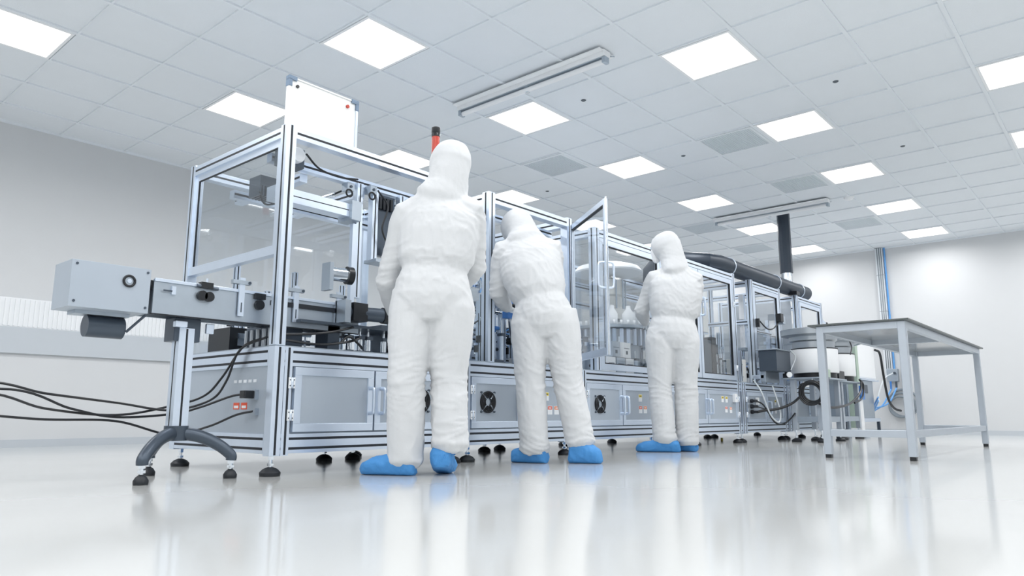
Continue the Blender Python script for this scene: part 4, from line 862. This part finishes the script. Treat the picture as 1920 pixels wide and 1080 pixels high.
def person(lab, base, J, seed=0):
    """worker in a hooded coverall. Local frame: x right, y away from the camera side, z up. J holds the joints."""
    t = thing('person', lab, 'person', (base[0], base[1], 0), math.atan2(-.756, .654), 'workers in white hooded coveralls')
    m = MB(); V = lambda k: Vector(J[k]); S = 'suit'; up = J.get('up', (1, 0, 0))
    pel, wst, ch, sh, nk, hd = V('pelvis'), V('waist'), V('chest'), V('shoulders'), V('neck'), V('head')
    W = J.get('w', 1.0)
    m.sweep([pel - Vector((0, 0, .13)), pel - Vector((0, 0, .06)), pel, pel.lerp(wst, .55), wst, wst.lerp(ch, .3), ch, ch.lerp(sh, .55), sh, sh.lerp(nk, .6), nk],
            [(.13 * W, .12), (.178 * W, .148), (.192 * W, .158), (.184 * W, .15), (.162 * W, .128), (.19 * W, .152), (.208 * W, .16), (.208 * W, .145), (.16 * W, .112), (.1, .09), (.08, .08)], S, 24, up=up)
    # shoulder yoke
    for k in ('L', 'R'):
        s_, e, wr = V('sh' + k), V('el' + k), V('wr' + k)
        c = sh.lerp(s_, .15); m.sweep([c, s_.lerp(c, .35), s_, s_.lerp(e, .18), s_.lerp(e, .5), s_.lerp(e, .85), e, e.lerp(wr, .15), e.lerp(wr, .5), e.lerp(wr, .85), wr],
            [.082, .084, .083, .081, .072, .066, .066, .064, .058, .047, .038], S, 16, round_ends=True)
        h_, kn, an = V('hip' + k), V('kn' + k), V('an' + k)
        m.sweep([h_ + Vector((0, 0, .1)), h_, h_.lerp(kn, .3), h_.lerp(kn, .65), kn, kn.lerp(an, .3), kn.lerp(an, .65), kn.lerp(an, .9), an, an - Vector((0, 0, .035))],
            [.11, .13, .124, .108, .098, .098, .096, .095, .1, .075], S, 18, up=(1, 0, 0))
    # hood
    face = Vector(J['face']).normalized(); sd = face.cross(Vector((0, 0, 1))).normalized()
    topd = (hd - nk).normalized()
    m.sweep([hd - topd * .105, hd - topd * .06, hd, hd + topd * .055, hd + topd * .095, hd + topd * .116], [(.085, .085), (.108, .12), (.117, .132), (.107, .122), (.086, .1), (.05, .06)], S, 22, up=sd)
    m.sweep([nk - (nk - sh) * .7 - face * .01, nk - face * .01, nk.lerp(hd, .5) - face * .015, hd - face * .02], [(.15, .115), (.118, .104), (.11, .11), (.105, .11)], S, 20, up=sd, round_ends=True)
    o = m.build('coverall', t, local=True); me = remesh(o, .009, 5)
    folds = [((V('elL')), .13, .0045, 'h'), ((V('elR')), .13, .0045, 'h'), (V('knL'), .16, .0045, 'h'), (V('knR'), .16, .0045, 'h'),
             (V('anL'), .12, .008, 'h'), (V('anR'), .12, .008, 'h'), (wst, .10, .004, 'v'), (pel + Vector((0, 0, -.1)), .18, .004, 'd'), (wst + Vector((0, 0, .1)), .2, .005, 'd'), (V('shL'), .14, .004, 'd'), (V('shR'), .14, .004, 'd'), (nk, .09, .005, 'h')]
    wrinkle(me, .0036, folds, seed)
    for v in me.vertices: v.co.z = max(v.co.z, .012)
    # thin seam cords: waist elastic
    me.update()
    # face behind the hood opening: head with nose, mask and goggles
    hb = MB(); fc = hd + face * .03
    hb.sweep([fc - Vector((0, 0, .1)), fc - Vector((0, 0, .07)), fc, fc + Vector((0, 0, .06))], [(.03, .03), (.052, .06), (.072, .088), (.06, .075)], 'skin', 18, up=sd, round_ends=True)
    hb.sweep([fc + face * .08 + Vector((0, 0, .03)), fc + face * .108 - Vector((0, 0, .01)), fc + face * .095 - Vector((0, 0, .02))], [.01, .016, .012], 'skin', 10, round_ends=True)
    hb.build('head', t, local=True)
    km = MB(); km.sweep([fc + face * .075 - Vector((0, 0, .01)), fc + face * .075 - Vector((0, 0, .08))], [(.06, .04), (.04, .03)], 'white', 16, up=sd, round_ends=True); km.build('face_mask', t, local=True)
    gg = MB(); a_ = fc + face * .085 + Vector((0, 0, .03)); gg.sweep([a_ - sd * .065, a_ - sd * .03, a_ + sd * .03, a_ + sd * .065], [(.02, .012), (.026, .02), (.026, .02), (.02, .012)], 'glass2', 12, up=(0, 0, 1)); gg.build('goggles', t, local=True)
    for k in ('L', 'R'):
        hand(t, J['wr' + k], Vector(J['wr' + k]) - Vector(J['el' + k]) * 1.0 if 'hd' + k not in J else J['hd' + k], J.get('pn' + k, (0, 0, -1)), J.get('curl', .7), 1 if k == 'R' else -1)
        f = J['ft' + k]; shoe(t, f[0], f[1], f[2] * 1.15 if len(f) > 2 else .115, .058, f[3] if len(f) > 3 else 0, seed + (k == 'R'))
    return t
person('tallest person in white hooded coverall, nearest the camera, left arm reaching into the machine', (2.62, 2.76), dict(
    pelvis=(-.055, .02, .92), waist=(-.045, .03, 1.06), chest=(-.03, .05, 1.26), shoulders=(-.025, .06, 1.44), neck=(.01, .07, 1.54), head=(.025, .10, 1.69), face=(-.35, .9, -.35),
    shL=(-.2, .05, 1.385), elL=(-.315, .14, 1.03), wrL=(-.30, .38, .86), hdL=(.1, 1, -.15), shR=(.15, .07, 1.40), elR=(.165, .2, 1.12), wrR=(.06, .38, 1.03), hdR=(-.4, 1, 0),
    hipL=(-.155, .03, .86), knL=(-.175, .0, .48), anL=(-.175, .03, .07), hipR=(.045, .03, .86), knR=(.04, .06, .48), anR=(.055, .03, .15),
    ftL=((-.13, -.01, 0), (-.40, .07, 0), .1), ftR=((.01, -.04, .0), (.02, .22, 0), .1, .04), curl=.9, w=1.08), 1)
person('person in white coverall bending left into the open cabin with feet apart, back turned', (3.78, 2.87), dict(
    pelvis=(-.09, .03, .93), waist=(-.115, .05, 1.06), chest=(-.165, .1, 1.25), shoulders=(-.2, .16, 1.45), neck=(-.225, .22, 1.53), head=(-.265, .28, 1.615), face=(-.35, .85, -.6),
    shL=(-.36, .15, 1.41), elL=(-.405, .2, 1.13), wrL=(-.34, .42, 1.06), hdL=(.25, 1, -.25), shR=(-.03, .17, 1.43), elR=(.0, .3, 1.14), wrR=(-.1, .46, 1.08), hdR=(-.4, 1, -.1),
    hipL=(-.185, .03, .89), knL=(-.185, .02, .49), anL=(-.158, .0, .085), hipR=(.015, .03, .89), knR=(.065, .02, .49), anR=(.135, .0, .13),
    ftL=((-.09, -.03, 0), (-.30, .08, 0), .11), ftR=((.07, .0, 0), (.26, -.06, 0), .13), up=(1, .1, .2), w=1.03), 3)
person('person in white hooded coverall standing upright at the big glazed cabin, farthest right', (5.45, 3.0), dict(
    pelvis=(.06, .02, .97), waist=(.07, .03, 1.10), chest=(.10, .04, 1.30), shoulders=(.11, .05, 1.49), neck=(.085, .06, 1.62), head=(.045, .08, 1.75), face=(-.75, .6, -.3),
    shL=(-.055, .1, 1.46), elL=(-.165, .2, 1.2), wrL=(-.1, .40, 1.12), hdL=(.35, 1, .0), shR=(.27, .04, 1.44), elR=(.275, .16, 1.18), wrR=(.16, .38, 1.12), hdR=(-.4, 1, 0),
    hipL=(-.045, .02, .92), knL=(-.06, .03, .52), anL=(-.04, .0, .1), hipR=(.155, .02, .92), knR=(.16, .04, .52), anR=(.16, .06, .085),
    ftL=((.06, -.03, 0), (-.26, .06, 0), .1), ftR=((.22, .05, 0), (.06, .2, 0), .1), w=1.08), 4)
LAYER.exclude = False
